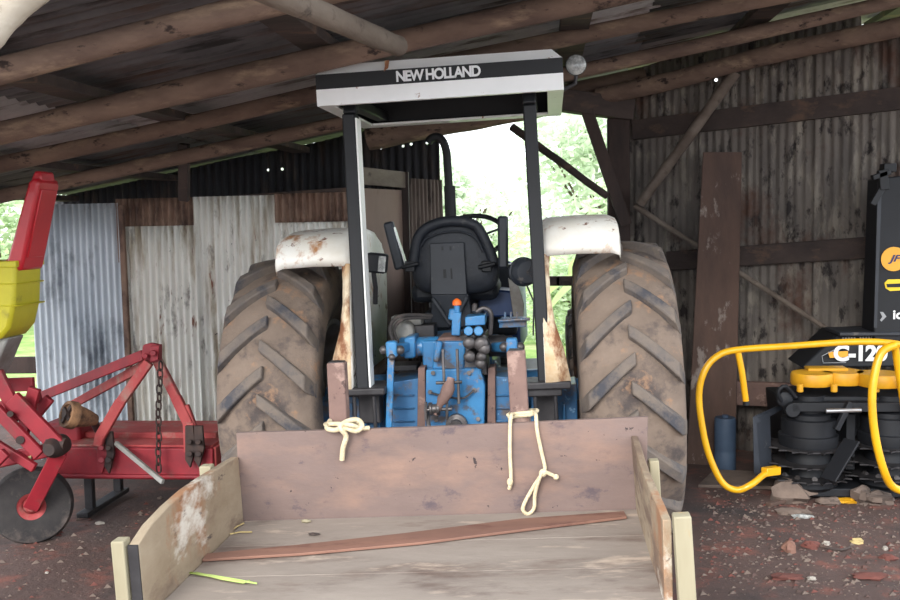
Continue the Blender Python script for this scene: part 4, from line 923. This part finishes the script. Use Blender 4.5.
# body behind the rotors
b = HB(); b.prism([f3(782, 400, 5.75), f3(990, 396, 5.75), f3(990, 478, 5.75), f3(790, 480, 5.75)], (0, .45, 0)); b.box(f3(880, 396, 5.6), (1.0, .35, .06)); b.build('body', 'blackm', hv, bevel=.01)
b = HB(); b.prism([f3(801, 368, 5.72), f3(838, 334, 5.78), f3(985, 328, 5.78), f3(985, 366, 5.72)], (0, .35, 0)); hood = b.build('hood', 'blackm', hv, bevel=.012)
b = HB(); b.box(f3(886, 333, 5.75) + Vector((0, .1, .0)), (.55, .3, .02)); b.build('hood_lip', 'plateblack', hv, bevel=.004)
# text on the hood
nrm_y = 5.70
def fl(px, py): v = f3(px, py, nrm_y); return HI @ v
o0, o1 = f3(833, 362, 5.705), f3(885, 361, 5.705)
yh = 5.705
text_on('lettering', 'C-120', f3(833.5, 361.5, yh), (1, 0, 0), (0, 0, 1), (f3(887, 361, yh).x - f3(833, 361, yh).x), .098, 'inkwhite', hood, HI, bold=.045, spacing=.95)
b = HB(); b.prism([f3(828, 352, yh + .002), f3(848, 351, yh + .002), f3(848, 357, yh + .002), f3(830, 358, yh + .002)], (0, .003, 0)); plabel(b.build('orange_stripe', 'logo', hood), 'orange patch behind the lettering')
b = HB(); b.tube([f3(823, 362, yh), f3(822, 356, yh), f3(834, 350, yh)], .0025, 6); b.tube([f3(823, 363, yh), f3(846, 362.5, yh)], .0025, 6); b.build('outline_mark', 'inkgrey', hood)
b = HB()
for k in range(22): 
    if k in (5, 12, 15): continue
    b.box(f3(843 + k * 2.9, 338.5 - k * .08, 5.755), (.009, .003, .013))
b.build('small_print', 'inkgrey', hood)
# yellow clover cover over the rotors
b = HB()
zc = f3(845, 376, 5.32).z; zc2 = f3(845, 390, 5.3).z
for (px, r_, Y) in ((812, .115, 5.45), (842, .12, 5.5), (880, .125, 5.42), (920, .12, 5.5)):
    c0 = f3(px, 380, Y); b.lathe([(r_ * .96, zc2 + .005), (r_, zc2 + .012), (r_, zc - .012), (r_ * .95, zc)], (c0.x, c0.y, 0), 'Z', 30)
cov = b.build('rotor_cover', 'yellow_dull', hv)
b = HB(); c0 = f3(818, 366, 5.6); b.box((c0.x + .03, c0.y - .05, zc + .004), (.22, .10, .02)); 
b.build('cover_tab', 'yellow_dull', cov, bevel=.006)
for px in (800, 834, 876):
    b = HB(); b.cyl(f3(px, 384, 5.34), f3(px, 392, 5.34), .018, 10); b.build('cover_tab', 'yellow_dull', cov, bevel=.004)
# rotors
for px, Y in ((808, 5.48), (888, 5.48)):
    c0 = f3(px, 440, Y); zt2 = f3(px, 394, Y).z; z3 = gz(c0.x, c0.y) + .05; hgt = zt2 - z3
    b = HB(); P_ = [(.06, 0), (.14, .01), (.16, .03), (.16, .06), (.10, .08), (.09, .13), (.12, .15), (.12, .2), (.10, .23), (.10, .24), (.155, .245), (.16, .26), (.16, .31), (.145, .315), (.145, .40), (.12, .405), (.12, .43), (.09, .44), (.09, hgt)]
    b.lathe([(r_, z3 + z_) for r_, z_ in P_], (c0.x, c0.y, 0), 'Z', 36)
    rt = b.build('rotor', 'blackm', hv)
    for zz in (.07, .15, .24):
        b = HB()
        b.lathe([(.10, z3 + zz), (.20, z3 + zz), (.20, z3 + zz + .008), (.10, z3 + zz + .008)], (c0.x, c0.y, 0), 'Z', 40, closed=True)
        for k in range(18):
            a_ = 2 * math.pi * k / 18; d_ = Vector((math.cos(a_), math.sin(a_), 0)); t_ = Vector((-d_.y, d_.x, 0)); cc_ = Vector((c0.x, c0.y, z3 + zz))
            b.prism([cc_ + d_ * .19 + t_ * .018, cc_ + d_ * .19 - t_ * .018, cc_ + d_ * .235 - t_ * .02], (0, 0, .008))
        b.build('toothed_disc', 'darksteel', rt)
    b = HB()
    for k in range(5):
        a_ = math.pi * (1.1 + .2 * k); b.cyl(Vector((c0.x + .13 * math.cos(a_), c0.y + .13 * math.sin(a_), z3 + .07)), Vector((c0.x + .15 * math.cos(a_), c0.y + .15 * math.sin(a_), z3 + .085)), .016, 8)
    b.build('rotor_bolts', 'steel', rt)
b = HB(); b.cyl(f3(826, 411, 5.28), f3(861, 410, 5.28), .012, 12); plabel(b.build('bright_rod', 'bright', hv), 'bright steel rod between the rotors')
b = HB(); b.box(f3(843, 404, 5.45), (.6, .2, .05)); b.box(f3(848, 440, 5.55), (.05, .1, .32)); b.beam(f3(852, 440, 5.25), f3(828, 480, 5.15), .10, .012); b.beam(f3(836, 430, 5.28), f3(850, 402, 5.3), .03, .03)
b.tube([f3(782, 402, 5.4), f3(778, 392, 5.38), f3(786, 386, 5.38), f3(796, 398, 5.4)], .012, 8, sm=3); b.lathe([(.03, 0), (.045, .01), (.045, .05), (.03, .06)], f3(783, 398, 5.45), (0, -1, 0), 14); b.lathe([(.03, 0), (.04, .01), (.04, .07)], f3(790, 408, 5.42), (0, -1, 0), 14); b.build('rotor_frame', 'blackm', hv, bevel=.004)
b = HB(); b.prism([f3(753, 417, 5.35), f3(782, 404, 5.6), f3(782, 410, 5.6), f3(757, 424, 5.36), f3(761, 474, 5.36), f3(754, 474, 5.35)], (.0, .012, 0)); b.prism([f3(754, 418, 5.36), f3(770, 412, 5.45), f3(772, 476, 5.45), f3(756, 478, 5.36)], (.0, .01, 0)); b.build('divider_plate', 'plateblack', hv, bevel=.003)
b = HB(); c0 = f3(850, 484, 5.6); b.box((c0.x + .25, 5.62, .05), (1.3, .5, .05)); b.box((c0.x - .2, 5.8, .03), (.08, .7, .06)); b.box((c0.x + .7, 5.8, .03), (.08, .7, .06)); b.build('base_skid', 'blackm', hv, bevel=.008)
# tall chute
Yc = 5.72
b = HB(); b.prism([f3(880, 178, Yc), f3(975, 168, Yc), f3(975, 345, Yc), f3(874, 340, Yc), f3(874, 330, Yc)], (0, .22, 0)); ch = b.build('chute', 'blackm', hv, bevel=.008)
b = HB(); b.prism([f3(878, 182, Yc - .012), f3(882, 182, Yc - .012), f3(877, 328, Yc - .012), f3(874, 328, Yc - .012)], (0, .012, 0)); b.build('chute_edge', 'plateblack', ch)
b = HB(); b.beam(f3(882, 170, Yc - .03), f3(884, 190, Yc - .03), .05, .04, (0, 1, 0)); b.beam(f3(882, 188, Yc - .03), f3(872, 205, Yc - .04), .035, .03, (0, 1, 0)); b.beam(f3(872, 178, Yc - .03), f3(890, 172, Yc - .03), .03, .04, (0, 1, 0)); b.box(f3(888, 168, Yc + .05), (.07, .08, .05)); b.build('chute_hinge', 'black', ch, bevel=.004)
yl_ = Yc - .004
b = HB(); b.lathe([(.070, 0), (.070, .004)], f3(893.5, 259, yl_), (0, -1, 0), 36); b.build('logo_disc', 'logo', ch)
text_on('lettering', 'JF', f3(888, 264, yl_ - .007), (1, 0, 0), (0, 0, 1), .075, .052, 'inkblue', ch, HI, bold=.03, shear=.35)
b = HB(); b.prism([f3(884.5, 283, yl_), f3(888, 279.5, yl_), f3(908, 279, yl_), f3(908, 290, yl_), f3(890, 291, yl_), f3(885.5, 288, yl_)], (0, .003, 0)); b.build('logo_plate', 'logoyellow', ch)
b = HB(); b.prism([f3(886.5, 284, yl_ - .004), f3(907, 283.2, yl_ - .004), f3(907, 287, yl_ - .004), f3(887.5, 287.4, yl_ - .004)], (0, .003, 0)); b.build('logo_band', 'black', ch)
b = HB(); b.prism([f3(880, 312, yl_), f3(883, 312, yl_), f3(886.5, 316.5, yl_), f3(881.5, 321.5, yl_), f3(880, 320, yl_), f3(882.5, 317, yl_)], (0, .003, 0)); b.build('arrow_mark', 'inkgrey', ch)
text_on('lettering', 'ic', f3(893, 319.3, yl_), (1, 0, 0), (0, 0, 1), .05, .052, 'inkwhite', ch, HI, bold=.03)

# ================================================================== debris on the right
def Gd(px, py):
    d = CR @ Vector(((px - 450) / 950, (300 - py) / 950, -1)); p = CAM + d * (-1.6 / d.z); p.z = gz(p.x, p.y); return p
def rock(px, py, r_, m, lab, sc=(1, 1, .7), grp=None, cat='stone', name='stone'):
    p = Gd(px, py); random.seed(int(px * 7 + py)); b = MB(); b.ball(p + Vector((0, 0, r_ * sc[2] * .55)), r_, sc=sc, n=12, jit=.7)
    return tag(b.build(name, m, sharp=25), lab, cat, grp)
rock(790, 502, .10, 'stone', 'largest rough stone under the left rotor', (1.15, .8, .75))
rock(862, 504, .06, 'stone', 'upright knobbly stone below the right end of the rotors', (.9, .8, 1))
rock(878, 505, .07, 'stone', 'low dark stone just right of the upright one', (1.2, .8, .6))
rock(828, 505, .045, 'stone', 'small stone between the two rotors on the dirt', (1.6, 1, .5))
rock(842, 503, .05, 'yellow_dull', 'crumpled dull yellow scrap under the rotors', (1.8, .7, .3), cat='scrap', name='plastic_scrap')
rock(810, 552, .03, 'redbrick', 'reddish clod on the dirt below the pale scrap', (1.4, .9, .6), cat='clod', name='clod')
rock(786, 583, .045, 'redbrick', 'bright red earth clod near the bottom edge', (1.5, .8, .35), cat='clod', name='clod')
rock(868, 580, .045, 'redbrick', 'wide red earth clod at lower right', (1.7, .8, .35), cat='clod', name='clod')
rock(888, 561, .03, 'redbrick', 'small orange-red clod by the right edge', (1.3, .8, .5), cat='clod', name='clod')
rock(789, 557, .035, 'loosewood', 'orange-brown clod left of centre in the rubble', (.9, .8, .9), cat='clod', name='clod')
rock(811, 584, .016, 'pebble', 'small white pebble near the bottom edge', (1.2, 1, .7), cat='pebble', name='pebble')
rock(826, 548, .016, 'pebble', 'small white pebble in the middle of the rubble', (1.2, 1, .6), cat='pebble', name='pebble')
rock(857, 545, .024, 'straw', 'yellowish pebble in the middle right rubble', (1.3, .8, .6), cat='pebble', name='pebble')
rock(885, 550, .013, 'pebble', 'tiny white pebble near the right edge', (1, 1, .7), cat='pebble', name='pebble')
rock(793, 517, .05, 'stone', 'pale crumbly lump below the short plank', (1.6, .9, .4))
rock(803, 521, .03, 'lens', 'whitish crumpled scrap beside the pale lump', (1.8, .8, .35), cat='scrap', name='plastic_scrap')
b = MB(); p = Gd(776, 507); b.box(p + Vector((0, 0, .015)), (.13, .035, .02), Matrix.Rotation(R(38), 3, 'Z')); tag(b.build('short_plank', 'boardwood', bevel=.003), 'short flat plank piece lying in the rubble', 'plank')
b = MB(); b.tube([Gd(820, 553) + Vector((0, 0, .012)), Gd(840, 556) + Vector((0, 0, .014)), Gd(850, 552) + Vector((0, 0, .012))], .006, 8, sm=3); tag(b.build('twig', 'darkwood'), 'curved dark twig lying in the rubble', 'twig')
b = MB(); p = Gd(740, 488); b.prism([p + Vector((-.25, -.05, 0)), p + Vector((.3, -.08, 0)), p + Vector((.45, .22, 0)), p + Vector((-.1, .3, 0))], (0, 0, .02)); tag(b.build('flat_slab', 'stone', bevel=.004), 'pale flat slab on the dirt under the yellow hoop', 'slab')
rock(100, 525, .014, 'pebble', 'small pale pebble on dirt left of the carry box', (1.8, 1, .6), cat='pebble', name='pebble')
rock(47, 577, .008, 'pebble', 'tiny white pebble at lower left on dirt', (1, 1, .7), cat='pebble', name='pebble')
rock(160, 497, .014, 'stone', 'small grey stone in the shade under the mower', (1.4, 1, .6))
# uncountable grit
random.seed(3); b = MB()
for k in range(2600):
    if random.random() < .72: px, py = random.uniform(700, 960), 600 - 108 * random.random() ** .8
    else: px, py = random.uniform(-60, 240), random.uniform(500, 640)
    p = Gd(px, py)
    if -1.2 < p.x < .45 and p.y < 3.4: continue
    r_ = random.choice((.003, .004, .005, .008, .012)) * random.uniform(.7, 1.2)
    vs = [p + Vector((random.uniform(-1, 1) * r_ * 1.3, random.uniform(-1, 1) * r_, random.uniform(.0, 1) * r_ + .003)) for _ in range(4)]
    vs = [p + Vector((r_ * 1.4, 0, 0)), p + Vector((-r_ * .6, r_, 0)), p + Vector((-r_, -r_ * .9, 0)), p + Vector((random.uniform(-.3, .3) * r_, 0, r_ * random.uniform(.7, 1.2)))]
    b.add(vs, [(0, 1, 3), (1, 2, 3), (2, 0, 3)], random.choice((0, 0, 0, 1, 2, 2)))
tag(b.build('grit', ['stone', 'redbrick', 'dirt'], sharp=10, weld=False), 'loose grit and crumbs scattered over the dirt', 'grit', kind='stuff')

# ================================================================== greenery outside
def leafcloud(name, c, rad, n, size, m, label, cat, trunk=True, seed=1, grp=None):
    random.seed(seed); c = Vector(c); t = thing(name, label, cat, (c.x, c.y, -.05 if c.z > .6 else c.z), group=grp); TI_ = Matrix.Translation(-Vector(t.location))
    b = MB(TI_)
    lobes = [(Vector((random.uniform(-.6, .6) * rad[0], random.uniform(-.5, .5) * rad[1], random.uniform(-.55, .6) * rad[2])), random.uniform(.35, .6)) for _ in range(9)]
    vs = []; fs = []
    for k in range(n):
        lc, lr = random.choice(lobes)
        d = Vector((random.gauss(0, 1), random.gauss(0, 1), random.gauss(0, 1))).normalized() * random.uniform(.6, 1) ** .5
        p = c + lc + Vector((d.x * rad[0], d.y * rad[1], d.z * rad[2])) * lr
        if p.z < .02: continue
        u = Vector((random.gauss(0, 1), random.gauss(0, 1), random.gauss(0, .6))).normalized(); w = u.cross(Vector((random.gauss(0, 1), random.gauss(0, 1), random.gauss(0, 1)))).normalized()
        s_ = size * random.uniform(.6, 1.3); o = len(vs)
        vs += [p - u * s_, p + w * s_ * .4, p + u * s_, p - w * s_ * .4]; fs.append((o, o + 1, o + 2, o + 3))
    b.add(vs, fs); b.build('foliage', m, t, weld=False)
    b = MB(TI_)
    b.tube([Vector((c.x, c.y, -.1)), Vector((c.x + .05, c.y, c.z * .5)), Vector((c.x - .05, c.y, c.z + rad[2] * .3))], [.10, .08, .03], 10)
    for k in range(5):
        a_ = k * 1.3; b.tube([Vector((c.x, c.y, c.z * .6)), Vector((c.x + math.cos(a_) * rad[0] * .5, c.y + math.sin(a_) * rad[1] * .5, c.z + rad[2] * .2))], [.04, .02], 6)
    b.build('trunk', 'trunk', t); return t
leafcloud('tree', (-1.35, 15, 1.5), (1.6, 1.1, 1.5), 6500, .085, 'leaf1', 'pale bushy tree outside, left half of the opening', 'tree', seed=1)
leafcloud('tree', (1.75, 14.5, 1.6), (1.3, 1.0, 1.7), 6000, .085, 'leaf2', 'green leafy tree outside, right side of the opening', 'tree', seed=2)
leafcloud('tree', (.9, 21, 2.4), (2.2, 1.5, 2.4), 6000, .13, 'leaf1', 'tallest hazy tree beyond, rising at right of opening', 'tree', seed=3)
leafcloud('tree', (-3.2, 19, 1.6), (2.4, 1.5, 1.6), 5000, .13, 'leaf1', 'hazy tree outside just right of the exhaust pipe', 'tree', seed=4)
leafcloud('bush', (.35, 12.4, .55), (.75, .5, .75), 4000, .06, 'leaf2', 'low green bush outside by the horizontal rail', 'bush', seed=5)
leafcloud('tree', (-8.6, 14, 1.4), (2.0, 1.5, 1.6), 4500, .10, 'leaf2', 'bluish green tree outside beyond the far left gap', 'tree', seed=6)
random.seed(9)
def banana(x, y, label, seed, sc=1):
    random.seed(seed); t = thing('banana_plant', label, 'plant', (x, y, -.05)); b = MB()
    b.tube([(0, 0, 0), (.02, 0, .5 * sc), (0, .02, 1.0 * sc)], [.09, .07, .05], 12); b.build('stem', 'leaf2', t)
    for k in range(8):
        a = k * .85 + random.random() * .4; L_ = random.uniform(.9, 1.3) * sc; up = random.uniform(.5, 1.1); b = MB(); vs = []
        d = Vector((math.cos(a), math.sin(a), 0)); w = Vector((-d.y, d.x, 0)); n = 10
        for i in range(n + 1):
            q = i / n; c = Vector((0, 0, .95 * sc)) + d * L_ * q + Vector((0, 0, up * q * 1.2 - 1.1 * q * q)) * sc; ww = .17 * math.sin(math.pi * min(1, q * .93 + .07)) ** .7 * sc
            vs += [c + w * ww + Vector((0, 0, .04)), c, c - w * ww + Vector((0, 0, .04))]
        b.add(vs, [(i * 3 + j, i * 3 + j + 1, i * 3 + j + 4, i * 3 + j + 3) for i in range(n) for j in (0, 1)]); b.build('leaf', 'leaf3', t, sharp=80)
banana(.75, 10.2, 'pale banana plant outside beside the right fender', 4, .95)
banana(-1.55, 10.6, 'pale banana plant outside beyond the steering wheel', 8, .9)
